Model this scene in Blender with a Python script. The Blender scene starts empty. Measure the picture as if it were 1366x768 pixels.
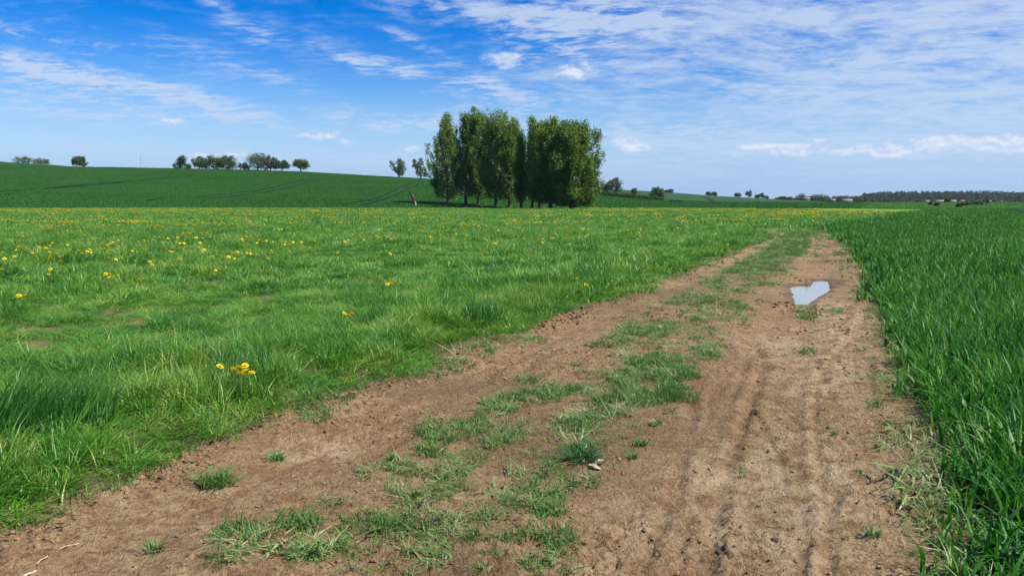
import bpy, bmesh, math, random
import numpy as np
from mathutils import Vector, Matrix

# ------------------------------------------------------------------ camera, world, sun, exposure
scene = bpy.context.scene
COL = scene.collection
F = 1032.0                      # focal length in photograph pixels (1366 wide)
CAM_H = 1.6
HORIZON = 270.0
PITCH = math.atan((384 - HORIZON) / F)
CP, SP = math.cos(PITCH), math.sin(PITCH)

cam_d = bpy.data.cameras.new('camera')
cam = bpy.data.objects.new('camera', cam_d)
COL.objects.link(cam)
cam.location = (0, 0, CAM_H)
cam.rotation_euler = (math.pi / 2 - PITCH, 0, 0)
cam_d.sensor_width = 36
cam_d.lens = 36 * F / 1366
cam_d.clip_start = 0.05
cam_d.clip_end = 30000
scene.camera = cam

SUN_EL = math.radians(52)
SUN_AZ = math.radians(117)      # clockwise from +Y (view direction): the right, a little behind the camera
sun_dir = Vector((math.cos(SUN_EL) * math.sin(SUN_AZ), math.cos(SUN_EL) * math.cos(SUN_AZ), math.sin(SUN_EL)))
sun_d = bpy.data.lights.new('sun', 'SUN')
sun_d.energy = 5.0
sun_d.angle = math.radians(0.5)
sun_d.color = (1.0, 0.955, 0.88)
sun = bpy.data.objects.new('sun', sun_d)
COL.objects.link(sun)
sun.rotation_euler = sun_dir.to_track_quat('Z', 'Y').to_euler()

scene.view_settings.view_transform = 'Standard'
scene.view_settings.look = 'None'
scene.view_settings.exposure = 0.68
scene.view_settings.gamma = 1.0
scene.view_settings.use_curve_mapping = False
scene.render.engine = 'CYCLES'
scene.cycles.max_bounces = 6
scene.cycles.transparent_max_bounces = 4
scene.cycles.diffuse_bounces = 3
scene.cycles.glossy_bounces = 2
scene.cycles.transmission_bounces = 3
scene.cycles.caustics_reflective = False
scene.cycles.caustics_refractive = False


class NT:
    """small helper to wire shader nodes"""
    def __init__(self, tree):
        self.t = tree
        self.n = tree.nodes
        self.l = tree.links

    def put(self, sock, v):
        if v is None:
            return
        if hasattr(v, 'is_output') or isinstance(v, bpy.types.NodeSocket):
            self.l.new(v, sock)
        else:
            sock.default_value = v

    def math(self, op, a, b=None, c=None, clamp=False):
        n = self.n.new('ShaderNodeMath'); n.operation = op; n.use_clamp = clamp
        for i, v in enumerate((a, b, c)):
            self.put(n.inputs[i], v)
        return n.outputs[0]

    def vmath(self, op, a, b=None):
        n = self.n.new('ShaderNodeVectorMath'); n.operation = op
        self.put(n.inputs[0], a); self.put(n.inputs[1], b)
        return n.outputs[1] if op in ('LENGTH', 'DOT_PRODUCT', 'DISTANCE') else n.outputs[0]

    def sep(self, v):
        n = self.n.new('ShaderNodeSeparateXYZ'); self.l.new(v, n.inputs[0]); return n.outputs

    def comb(self, x, y, z=0.0):
        n = self.n.new('ShaderNodeCombineXYZ')
        for i, v in enumerate((x, y, z)):
            self.put(n.inputs[i], v)
        return n.outputs[0]

    def mapr(self, v, a, b, c=0.0, d=1.0, smooth=True):
        n = self.n.new('ShaderNodeMapRange'); n.interpolation_type = 'SMOOTHSTEP' if smooth else 'LINEAR'
        n.clamp = True
        self.put(n.inputs[0], v)
        for i, q in enumerate((a, b, c, d)):
            n.inputs[i + 1].default_value = q
        return n.outputs[0]

    def noise(self, vec, scale=5.0, detail=4.0, rough=0.55, dist=0.0, lac=2.0):
        n = self.n.new('ShaderNodeTexNoise')
        self.put(n.inputs['Vector'], vec)
        n.inputs['Scale'].default_value = scale; n.inputs['Detail'].default_value = detail
        n.inputs['Roughness'].default_value = rough; n.inputs['Distortion'].default_value = dist
        n.inputs['Lacunarity'].default_value = lac
        return n.outputs

    def mapping(self, vec, loc=(0, 0, 0), rot=(0, 0, 0), scl=(1, 1, 1), kind='POINT'):
        n = self.n.new('ShaderNodeMapping'); n.vector_type = kind
        self.l.new(vec, n.inputs[0])
        n.inputs[1].default_value = loc; n.inputs[2].default_value = rot; n.inputs[3].default_value = scl
        return n.outputs[0]

    def mix(self, fac, a, b, mode='MIX'):
        n = self.n.new('ShaderNodeMix'); n.data_type = 'RGBA'; n.blend_type = mode
        self.put(n.inputs[0], fac)
        for s, v in ((n.inputs[6], a), (n.inputs[7], b)):
            if isinstance(v, tuple) and len(v) == 3:
                v = v + (1.0,)
            self.put(s, v)
        return n.outputs[2]

    def ramp(self, fac, stops):
        n = self.n.new('ShaderNodeValToRGB')
        self.put(n.inputs[0], fac)
        e = n.color_ramp.elements
        while len(e) < len(stops):
            e.new(0.5)
        for k, (p, c) in enumerate(stops):
            e[k].position = p
            e[k].color = c + (1.0,) if len(c) == 3 else c
        return n.outputs[0]

    def attr(self, name, kind='GEOMETRY'):
        n = self.n.new('ShaderNodeAttribute'); n.attribute_type = kind; n.attribute_name = name
        return n.outputs

    def bump(self, h, strength, dist, normal=None):
        n = self.n.new('ShaderNodeBump')
        n.inputs['Strength'].default_value = strength; n.inputs['Distance'].default_value = dist
        self.put(n.inputs['Height'], h)
        if normal is not None:
            self.l.new(normal, n.inputs['Normal'])
        return n.outputs[0]


# ---- pixel <-> world helpers (photograph pixels)
def e_of(py):
    k = (384.0 - np.asarray(py, float)) / F
    return (k * CP - SP) / (CP + k * SP)

def u_of(px, py):
    return (np.asarray(px, float) - 683) / F * (CP - e_of(py) * SP)

def ground_at(px, py, z=0.0):
    e = e_of(py)
    Y = (z - CAM_H) / e
    return u_of(px, py) * Y, Y

def azel(px, py):
    e = float(e_of(py)); u = float(u_of(px, py))
    return math.atan(u), math.atan(e / math.hypot(1, u))


world = bpy.data.worlds.new('World')
scene.world = world
world.use_nodes = True

def build_sky():
    t = NT(world.node_tree)
    t.n.clear()
    out = t.n.new('ShaderNodeOutputWorld')
    bg = t.n.new('ShaderNodeBackground')
    t.l.new(bg.outputs[0], out.inputs[0])
    bg.inputs[1].default_value = 0.06
    sky = t.n.new('ShaderNodeTexSky')
    sky.sky_type = 'NISHITA'
    sky.sun_disc = False
    sky.sun_elevation = SUN_EL
    sky.sun_rotation = SUN_AZ
    sky.altitude = 60
    sky.air_density = 1.0
    sky.dust_density = 0.25
    sky.ozone_density = 2.2
    hsv = t.n.new('ShaderNodeHueSaturation')
    hsv.inputs['Hue'].default_value = 0.522
    hsv.inputs['Saturation'].default_value = 1.7
    hsv.inputs['Value'].default_value = 1.5
    t.l.new(sky.outputs[0], hsv.inputs['Color'])
    tc = t.n.new('ShaderNodeTexCoord')
    d = tc.outputs['Generated']
    x, y, z = t.sep(d)
    zc = t.math('MAXIMUM', z, 0.0)
    az = t.math('ARCTAN2', x, y)
    el = t.math('ARCSINE', z)
    ae = t.comb(az, el, 0.0)
    den = t.math('ADD', zc, 0.13)
    plane = t.comb(t.math('DIVIDE', x, den), t.math('DIVIDE', y, den), 0.0)
    # wisps: streaky noise on the cloud layer
    warp = t.noise(plane, 0.8, 3, 0.5)
    wv = t.vmath('ADD', plane, t.vmath('MULTIPLY', warp[1], (0.45, 0.45, 0.0)))
    st = t.mapping(wv, (3.1, 0.4, 0), (0, 0, math.radians(14)), (0.7, 1.6, 1))
    streak = t.noise(st, 1.5, 9, 0.60, 0.12)[0]
    fine = t.noise(t.mapping(wv, (1, 7, 0), (0, 0, math.radians(-20)), (1.0, 1.25, 1)), 4.2, 8, 0.60, 0.15)[0]
    finer = t.noise(t.mapping(wv, (4, 2, 0), (0, 0, math.radians(24)), (0.95, 1.35, 1)), 11.0, 6, 0.62, 0.2)[0]
    # slow change of the cover: more cloud to the right
    cover = t.mapr(t.math('ADD', x, t.math('MULTIPLY', t.math('SUBTRACT', t.noise(plane, 0.45, 2, 0.5)[0], 0.5), 1.1)), -0.22, 0.42)
    veil = t.mapr(t.math('ADD', t.math('MULTIPLY', streak, 0.34), t.math('ADD', t.math('ADD', t.math('MULTIPLY', fine, 0.40), t.math('MULTIPLY', finer, 0.26)), t.math('MULTIPLY', cover, 0.15))), 0.49, 0.71)
    veil = t.math('MULTIPLY', veil, t.math('ADD', 0.22, t.math('MULTIPLY', cover, 0.60)))
    # single wisps and heaps of cloud of this day's sky (direction, size, tilt, weight)
    def field(items):
        acc = None
        for (px, py, rw, rh, rot, amp) in items:
            a, b = azel(px, py)
            m = t.mapping(ae, (a, b, 0), (0, 0, math.radians(-rot)), (rw / F, rh / F, 1), 'TEXTURE')
            g = t.n.new('ShaderNodeTexGradient'); g.gradient_type = 'SPHERICAL'
            t.l.new(m, g.inputs[0])
            v = t.math('MULTIPLY', g.outputs[1], amp)
            acc = v if acc is None else t.math('ADD', acc, v)
        return acc
    wisps = [(20, 86, 170, 22, 6, 1.0), (150, 118, 250, 26, 11, 1.5), (290, 142, 110, 26, 14, 1.2), (60, 140, 230, 24, 8, 1.1),
             (60, 52, 100, 12, 8, 0.8), (335, 43, 55, 16, 12, 0.9), (285, 4, 40, 14, 20, 0.8), (330, 88, 190, 18, 18, 0.6),
             (565, 100, 130, 15, 10, 1.2), (548, 55, 60, 14, 22, 0.9), (510, 164, 120, 14, 3, 1.2), (440, 148, 100, 13, 4, 0.7),
             (640, 106, 100, 26, 16, 1.0), (590, 8, 150, 34, 8, 1.0), (470, 85, 50, 9, 25, 0.7), (100, 190, 260, 14, 3, 0.6),
             (850, 32, 220, 60, -9, 1.5), (740, 20, 140, 55, 0, 0.9), (1180, 40, 320, 80, -4, 0.5), (950, 78, 320, 60, 3, 0.6), (1260, 110, 320, 50, -5, 0.5),
             (700, 142, 190, 26, -3, 1.0), (640, 170, 170, 22, 0, 0.8), (850, 178, 160, 30, 2, 1.1), (1050, 120, 250, 34, 6, 0.6), (1230, 165, 320, 34, -2, 0.8),
             (1000, 180, 300, 26, 0, 0.8), (1300, 60, 200, 90, -8, 0.35), (700, 212, 800, 30, 0, 0.9), (1180, 212, 460, 44, 0, 1.0), (1000, 236, 500, 12, 1, 0.7), (300, 215, 420, 16, 0, 0.8), (150, 60, 260, 30, 10, 0.5), (420, 60, 200, 40, 12, 0.45), (1150, 150, 420, 60, 0, 0.3), (1330, 148, 120, 30, -12, 0.8)]
    heaps = [(672, 80, 46, 20, 10, 1.1), (766, 95, 44, 22, 4, 1.1), (235, 162, 44, 10, -3, 0.95), (420, 180, 38, 11, -2, 1.1),
             (460, 188, 22, 18, 40, 0.6), (548, 199, 46, 9, 0, 0.95), (1068, 198, 82, 16, 0, 1.1), (985, 200, 50, 16, 0, 0.75),
             (1255, 195, 100, 24, 2, 1.1), (1160, 203, 50, 12, 0, 0.75), (1362, 191, 50, 16, 0, 1.0), (845, 200, 70, 14, 0, 0.65), (310, 207, 120, 7, 0, 0.75), (840, 190, 40, 14, 0, 0.9)]
    wf = field(wisps)
    hf = field(heaps)
    wn = t.math('ADD', t.math('MULTIPLY', streak, 0.24), t.math('ADD', t.math('MULTIPLY', fine, 0.40), t.math('MULTIPLY', finer, 0.36)))
    wm = t.mapr(t.math('MULTIPLY', t.math('POWER', wf, 0.7), t.mapr(wn, 0.38, 0.63, 0.0, 1.4)), 0.05, 1.35)
    hn = t.noise(t.mapping(ae, (2.2, 0.7, 0), (0, 0, 0), (38, 75, 1)), 1.0, 7, 0.62, 0.3)[0]
    hup = t.noise(t.mapping(ae, (2.2 + 0.1, 0.7 + 0.35, 0), (0, 0, 0), (38, 75, 1)), 1.0, 7, 0.62, 0.3)[0]
    hlit = t.math('ADD', t.math('MULTIPLY', t.math('SUBTRACT', hn, hup), 2.2), 0.55)
    hm = t.mapr(t.math('ADD', hf, t.math('MULTIPLY', t.math('SUBTRACT', hn, 0.5), 1.5)), 0.36, 0.90)
    hm = t.math('MULTIPLY', hm, t.mapr(hf, 0.0, 0.25))
    # the clear sky pales towards the horizon
    low = t.mapr(z, 0.0, 0.17, 1.0, 0.0)
    clear = t.mix(t.math('MULTIPLY', low, 0.88), hsv.outputs[0], (3.1, 5.0, 9.0))
    cloud_amt = t.math('MAXIMUM', veil, t.math('MULTIPLY', wm, 0.80))
    up = t.mapr(z, -0.02, 0.06)
    thin = t.mix(low, (6.3, 7.4, 9.3), (4.9, 6.7, 9.5))
    thick = t.mix(t.mapr(hlit, 0.2, 0.9), (5.6, 6.8, 9.2), (8.6, 9.2, 10.2))
    c = t.mix(t.math('MULTIPLY', cloud_amt, up), clear, thin)
    c = t.mix(t.math('MULTIPLY', hm, t.math('MULTIPLY', up, 0.78)), c, thick)
    t.l.new(c, bg.inputs[0])

build_sky()

# ------------------------------------------------------------------ noise in numpy
def _hash(ix, iy, seed):
    h = (ix.astype(np.int64) * 374761393 + iy.astype(np.int64) * 668265263 + seed * 1442695041) & 0xFFFFFFFF
    h = ((h ^ (h >> 13)) * 1274126177) & 0xFFFFFFFF
    return ((h ^ (h >> 16)) & 0xFFFF) / 65535.0

def vnoise(x, y, seed=0):
    ix = np.floor(x); iy = np.floor(y)
    fx = x - ix; fy = y - iy
    fx = fx * fx * (3 - 2 * fx); fy = fy * fy * (3 - 2 * fy)
    a = _hash(ix, iy, seed); b = _hash(ix + 1, iy, seed)
    c = _hash(ix, iy + 1, seed); d = _hash(ix + 1, iy + 1, seed)
    return (a * (1 - fx) + b * fx) * (1 - fy) + (c * (1 - fx) + d * fx) * fy

def fbm(x, y, octaves=4, seed=0, gain=0.5):
    s = np.zeros_like(x); amp = 1.0; tot = 0.0
    for k in range(octaves):
        s += amp * vnoise(x * 2 ** k + 17.3 * k, y * 2 ** k - 9.1 * k, seed + k)
        tot += amp; amp *= gain
    return s / tot

def smooth(a, b, v):
    q = np.clip((v - a) / (b - a), 0, 1)
    return q * q * (3 - 2 * q)

# ------------------------------------------------------------------ the lie of the land
TAB1 = ([-900, 0, 105, 188, 300, 400, 520, 560, 660, 720, 790, 835, 870, 920, 980, 1030, 2300],
        [206, 215, 222, 224, 226, 229, 236, 238, 246.5, 252, 259.5, 263.5, 266.5, 269.0, 270.2, 270.6, 270.6])
TABY1 = ([-900, 0, 400, 560, 700, 870, 1030, 2300], [640, 640, 600, 540, 430, 340, 330, 330])
TAB2 = ([-900, 600, 720, 800, 830, 870, 900, 950, 1000, 1060, 1110, 1150, 2300],
        [250, 252, 252, 252.5, 253, 255, 257, 261, 263.7, 267, 269.5, 271, 271.0])
TAB3 = ([-900, 900, 1060, 1140, 1180, 1300, 1366, 1700, 2300], [266, 266, 267, 267, 264, 263, 264.5, 265, 267])
Y2 = 1100.0

def coarse(X, Y):
    X = np.asarray(X, float); Y = np.asarray(Y, float)
    Yc = np.maximum(Y, 1.0)
    px = 683 + F / CP * np.clip(X / Yc, -1.5, 1.5)
    Y1 = np.interp(px, *TABY1)
    z1 = np.maximum(CAM_H + e_of(np.interp(px, *TAB1)) * Y1, 0.0)
    z2 = np.maximum(CAM_H + e_of(np.interp(px, *TAB2)) * Y2, 0.0)
    yb = 206.0 - 0.05 * X
    tA = np.clip((Y - yb) / (Y1 - yb), 0, 1)
    zA = z1 * tA ** 1.15
    fall = 1 - 0.45 * smooth(0, 330, Y - Y1)
    zB0 = z1 * 0.55
    tB = np.clip((Y - Y1 - 330) / (Y2 - Y1 - 330), 0, 1)
    zB = zB0 + (z2 - zB0) * tB ** 1.1
    z = np.where(Y <= Y1, zA, np.where(Y <= Y1 + 330, z1 * fall, zB))
    z3 = np.maximum(CAM_H + e_of(np.interp(px, *TAB3)) * 2300.0, 0.0)
    tC = np.clip((Y - 1500) / 800, 0, 1)
    z = np.where(Y > Y2, z2 * (1 - smooth(0, 400, Y - Y2)) + np.where(Y > 1500, z3 * tC ** 1.1, 0), z)
    z = np.where(Y < 60, 0.0, z)
    return z

def edge(pts):
    """polyline in photograph pixels on the flat ground -> X as a function of Y"""
    p = np.array(pts, float)
    pys = np.linspace(p[0, 1], p[-1, 1], 600)
    o = np.argsort(p[:, 1])
    pxs = np.interp(pys, p[o, 1], p[o, 0])
    X, Y = ground_at(pxs, pys)
    k = np.argsort(Y)
    return Y[k], X[k]

LEFT = edge([(-330, 860), (-80, 740), (0, 703), (60, 672), (130, 648), (195, 622), (250, 598), (330, 562), (420, 535), (480, 508), (545, 500), (575, 478), (625, 455),
             (690, 440), (740, 421), (830, 392), (900, 364), (980, 333), (1020, 316), (1060, 306), (1098, 299), (1130, 294), (1209, 283), (1240, 279)])
RIGHT = edge([(1290, 860), (1262, 768), (1250, 690), (1232, 610), (1205, 530), (1188, 470), (1172, 410), (1158, 365), (1140, 335), (1118, 318), (1108, 310), (1122, 304), (1150, 298), (1217, 284.5), (1250, 280)])

def XL(Y):
    return np.interp(Y, *LEFT)

def XR(Y):
    return np.interp(Y, *RIGHT)

def wob(X, Y, seed, sc=1.0):
    return (fbm(X * 1.3 / sc, Y * 1.3 / sc, 4, seed) - 0.5)

def seg_dist(X, Y, line):
    """distance to a polyline given in world points, and the position along it"""
    best = np.full(X.shape, 1e9)
    side = np.zeros(X.shape)
    for (a, b) in zip(line[:-1], line[1:]):
        dx, dy = b[0] - a[0], b[1] - a[1]
        L2 = dx * dx + dy * dy
        t = np.clip(((X - a[0]) * dx + (Y - a[1]) * dy) / L2, 0, 1)
        qx = X - (a[0] + t * dx); qy = Y - (a[1] + t * dy)
        d = np.hypot(qx, qy)
        s = np.sign(dx * (Y - a[1]) - dy * (X - a[0]))
        m = d < best
        best = np.where(m, d, best); side = np.where(m, s, side)
    return best, side

def px_line(pts):
    out = []
    for (p, q) in zip(pts[:-1], pts[1:]):
        for k in range(4):
            f = k / 4
            X, Y = ground_at(p[0] + (q[0] - p[0]) * f, p[1] + (q[1] - p[1]) * f)
            out.append((float(X), float(Y)))
    X, Y = ground_at(*pts[-1]); out.append((float(X), float(Y)))
    return out

RUTS = [   # polyline, half width, depth, rim height, roughness
    (px_line([(1148, 408), (1142, 425), (1118, 455), (1094, 480), (1081, 505), (1077, 540), (1078, 580), (1083, 640), (1088, 700), (1086, 768)]), 0.034, -0.017, 0.015, 0.3),
    (px_line([(1092, 478), (1098, 500), (1105, 520), (1118, 545)]), 0.03, 0.016, 0.008, 0.5),
    (px_line([(1020, 480), (1010, 500), (1000, 535), (985, 570), (972, 620), (955, 680), (940, 768)]), 0.055, 0.035, 0.018, 1.0),
    (px_line([(1003, 452), (1008, 470)]), 0.06, 0.06, 0.03, 0.8),
    (px_line([(993, 455), (997, 480), (990, 500), (975, 530)]), 0.035, 0.022, 0.02, 0.5),
    (px_line([(1005, 540), (1025, 575), (1045, 610), (1050, 640)]), 0.03, 0.014, 0.010, 0.6),
    (px_line([(930, 500), (925, 530), (918, 570), (905, 640), (880, 700), (850, 768)]), 0.05, 0.015, 0.012, 0.5),
    (px_line([(948, 520), (945, 550), (925, 590)]), 0.03, 0.016, 0.012, 0.5),
    (px_line([(1160, 478), (1163, 500), (1163, 530)]), 0.03, 0.03, 0.01, 0.7),
    (px_line([(1120, 640), (1112, 680), (1105, 768)]), 0.04, 0.02, 0.012, 0.8),
    (px_line([(600, 520), (520, 555), (430, 590), (330, 640), (200, 720)]), 0.06, 0.016, 0.012, 0.6),
    (px_line([(880, 395), (800, 430), (720, 475), (640, 520), (560, 570), (470, 620)]), 0.05, 0.014, 0.012, 0.4),
    (px_line([(860, 400), (780, 432), (700, 470), (610, 510)]), 0.04, 0.012, 0.010, 0.4),
    (px_line([(1135, 345), (1140, 370), (1146, 400)]), 0.06, 0.02, 0.015, 0.4),
]
POOL_PX = [(1054, 384), (1060, 380.5), (1070, 380), (1079, 382.5), (1083, 379), (1086, 373.6), (1104, 373.2), (1107, 387), (1090, 396), (1083, 401), (1074, 407), (1063, 406), (1059, 396)]
POOL = [tuple(map(float, ground_at(*p))) for p in POOL_PX]

def pool_sd(X, Y):
    d, _ = seg_dist(X, Y, POOL + [POOL[0]])
    inside = np.zeros(X.shape, bool)
    j = len(POOL) - 1
    for i in range(len(POOL)):
        xi, yi = POOL[i]; xj, yj = POOL[j]
        c = ((yi > Y) != (yj > Y)) & (X < (xj - xi) * (Y - yi) / (yj - yi + 1e-12) + xi)
        inside ^= c
        j = i
    return np.where(inside, -d, d)

def cross(X, Y):
    l = XL(Y); r = XR(Y)
    return (X - l) / np.maximum(r - l, 0.05)

def strip_mask(X, Y):
    """grass strip between the wheel ruts"""
    s = cross(X, Y)
    c = np.interp(Y, [3, 5, 7, 10, 14, 20, 30, 45], [0.44, 0.47, 0.48, 0.46, 0.37, 0.40, 0.42, 0.42])
    w = np.interp(Y, [3, 5, 7, 10, 14, 20, 30, 45], [0.16, 0.15, 0.12, 0.14, 0.17, 0.17, 0.20, 0.26])
    return 1 - smooth(0.6, 1.25, np.abs(s - c + 0.10 * wob(X, Y, 31, 1.5)) / w)

def height(X, Y, fine=True):
    X = np.asarray(X, float); Y = np.asarray(Y, float)
    z = coarse(X, Y)
    near = (Y > -20) & (Y < 62) & (np.abs(X) < 60)
    if not near.any():
        return z
    x = X[near]; y = Y[near]
    l = XL(np.maximum(y, 2.2)); r = XR(np.maximum(y, 2.2))
    fade = 1 - smooth(40, 60, y)
    h = np.zeros_like(x)
    h += 0.10 * smooth(0.05, -0.9, x - l + 0.5 * wob(x, y, 5)) + 0.04 * smooth(0, 0.8, x - r)
    h += 0.10 * (fbm(x * 0.35, y * 0.35, 3, 3) - 0.5)
    m = x < l - 0.2
    h += np.where(m, 0.05 * (fbm(x * 1.6, y * 1.6, 3, 8) - 0.5), 0)
    tr = smooth(-0.25, 0.1, x - l) * smooth(0.25, -0.1, x - r)
    s = (x - l) / np.maximum(r - l, 0.05)
    h += tr * (-0.045 * np.exp(-((s - 0.17) / 0.10) ** 2) - 0.045 * np.exp(-((s - 0.74) / 0.12) ** 2))
    if fine:
        n1 = fbm(x * 5, y * 5, 3, 11) - 0.5
        n2 = fbm(x * 17, y * 17, 3, 12) - 0.5
        rid = 1 - np.abs(2 * fbm(x * 9, y * 9, 3, 14) - 1)
        rough = 0.5 + 1.4 * smooth(0.45, 0.75, fbm(x * 0.9, y * 0.9, 3, 15))
        bank = np.exp(-((x - l - 0.25) / 0.3) ** 2)
        n3 = fbm(x * 42, y * 42, 2, 13) - 0.5
        h += tr * (0.020 * n1 + 0.017 * n2 * rough + 0.022 * n3 * (0.5 + rough) * (y < 12) + 0.03 * n2 * smooth(9, 14, y) + 0.012 * (rid - 0.8) * rough + bank * (0.05 * n1 + 0.03 * n2))
        for (ln, w, dep, rim, ro) in RUTS:
            d, sd = seg_dist(x, y, ln); w = w * 0.78 * (1 + 0.9 * smooth(5, 10, y)); dep = dep * 0.66; rim = rim * 0.6
            dd = d + ro * 0.05 * n1 + ro * 0.05 * n2
            amt = 1 if ro < 0.35 else 0.65 + 0.6 * smooth(0.35, 0.6, fbm(x * 3.1, y * 3.1, 2, 21))
            h += tr * amt * (-dep * np.exp(-(dd / w) ** 2) + rim * np.exp(-((dd - 2.0 * w) / (0.8 * w)) ** 2) * (1 if dep > 0 else -0.8))
    sd = pool_sd(x, y)
    flat = smooth(1.3, 0.35, sd)
    k = smooth(0.055, -0.055, sd + 0.09 * (fbm(x * 7, y * 5, 4, 41) - 0.5))
    h = h * (1 - flat) + flat * (0.012 + 0.03 * (fbm(x * 3.5, y * 3.5, 3, 43) - 0.5) * smooth(-0.05, 0.2, sd) - 0.07 * k)
    z = z.copy()
    z[near] += h * fade
    return z

def h1(x, y, fine=False):
    return float(height(np.array([x]), np.array([y]), fine)[0])

def hit(px, py, y0=100.0, y1=2500.0):
    """where the line of sight of a photograph pixel meets the land"""
    Y = np.exp(np.linspace(math.log(y0), math.log(y1), 6000))
    u = float(u_of(px, py)); e = float(e_of(py))
    z = coarse(u * Y, Y)
    ok = np.nonzero(z >= CAM_H + e * Y)[0]
    i = ok[0] if len(ok) else int(np.argmax((z - CAM_H) / Y))
    return u * Y[i], Y[i], z[i]

# ------------------------------------------------------------------ objects, properties, meshes
def tag(o, label=None, cat=None, group=None, kind=None):
    if label: o['label'] = label
    if cat: o['category'] = cat
    if group: o['group'] = group
    if kind: o['kind'] = kind
    return o

def empty(name, loc, rz=0.0):
    o = bpy.data.objects.new(name, None)
    COL.objects.link(o)
    o.location = loc; o.rotation_euler = (0, 0, rz)
    o.empty_display_size = 0.3
    return o

def mesh_np(name, V, faces, mats, attrs=None, midx=None, smooth_shade=False):
    """faces: list of (n, k) integer arrays"""
    me = bpy.data.meshes.new(name)
    V = np.asarray(V, np.float32)
    me.vertices.add(len(V))
    me.vertices.foreach_set('co', V.ravel())
    faces = [np.asarray(f, np.int32) for f in faces if len(f)]
    loops = np.concatenate([f.ravel() for f in faces])
    tot = np.concatenate([np.full(len(f), f.shape[1], np.int32) for f in faces])
    start = np.concatenate([[0], np.cumsum(tot)[:-1]]).astype(np.int32)
    me.loops.add(len(loops)); me.loops.foreach_set('vertex_index', loops)
    me.polygons.add(len(tot)); me.polygons.foreach_set('loop_start', start); me.polygons.foreach_set('loop_total', tot)
    if midx is not None:
        me.polygons.foreach_set('material_index', np.asarray(midx, np.int32))
    if smooth_shade:
        me.polygons.foreach_set('use_smooth', np.ones(len(tot), bool))
    for m in mats:
        me.materials.append(m)
    for k, v in (attrs or {}).items():
        a = me.attributes.new(k, 'FLOAT', 'POINT')
        a.data.foreach_set('value', np.asarray(v, np.float32))
    me.update(calc_edges=True)
    return me

def obj(name, me, parent=None):
    o = bpy.data.objects.new(name, me)
    COL.objects.link(o)
    if parent is not None:
        o.parent = parent
    return o

def new_mat(name):
    m = bpy.data.materials.new(name)
    m.use_nodes = True
    t = NT(m.node_tree)
    t.n.clear()
    out = t.n.new('ShaderNodeOutputMaterial')
    return m, t, out

def principled(t, out, color, rough=0.7, spec=0.3, normal=None):
    p = t.n.new('ShaderNodeBsdfPrincipled')
    t.put(p.inputs['Base Color'], color if not isinstance(color, tuple) else color + (1.0,))
    t.put(p.inputs['Roughness'], rough)
    p.inputs['Specular IOR Level'].default_value = spec
    if normal is not None:
        t.l.new(normal, p.inputs['Normal'])
    if out is not None:
        t.l.new(p.outputs[0], out.inputs[0])
    return p

def plain_mat(name, color, rough=0.7, var=0.25, scale=8.0, spec=0.3, bump=0.0):
    m, t, out = new_mat(name)
    g = t.n.new('ShaderNodeNewGeometry')
    n = t.noise(g.outputs['Position'], scale, 4, 0.6)[0]
    dark = tuple(c * (1 - var) for c in color); lite = tuple(min(1, c * (1 + var)) for c in color)
    c = t.mix(t.mapr(n, 0.3, 0.7), dark, lite)
    nm = t.bump(n, 0.6, bump) if bump else None
    principled(t, out, c, rough, spec, nm)
    return m

def leaf_mat(name, stops, rough=0.5, spec=0.35, trans=0.35, wscale=0.6, wamp=0.35, tint=(1.0, 1.25, 0.6)):
    """thin leaf: colour from a per-blade tone and slow patches, light passing through"""
    m, t, out = new_mat(name)
    tone = t.attr('tone')[2]
    g = t.n.new('ShaderNodeNewGeometry')
    oi = t.n.new('ShaderNodeObjectInfo')
    w = t.noise(g.outputs['Position'], wscale, 4, 0.62)[0]
    f = t.math('ADD', t.math('MULTIPLY', tone, 0.75), t.math('ADD', t.math('MULTIPLY', t.math('SUBTRACT', w, 0.5), wamp * 2), t.math('MULTIPLY', oi.outputs['Random'], 0.25)), clamp=True)
    c = t.ramp(f, stops)
    p = principled(t, None, c, rough, spec)
    tr = t.n.new('ShaderNodeBsdfTranslucent')
    t.l.new(t.mix(1.0, c, tint, 'MULTIPLY'), tr.inputs[0])
    mx = t.n.new('ShaderNodeMixShader')
    mx.inputs[0].default_value = trans
    t.l.new(p.outputs[0], mx.inputs[1]); t.l.new(tr.outputs[0], mx.inputs[2])
    t.l.new(mx.outputs[0], out.inputs[0])
    return m

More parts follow.
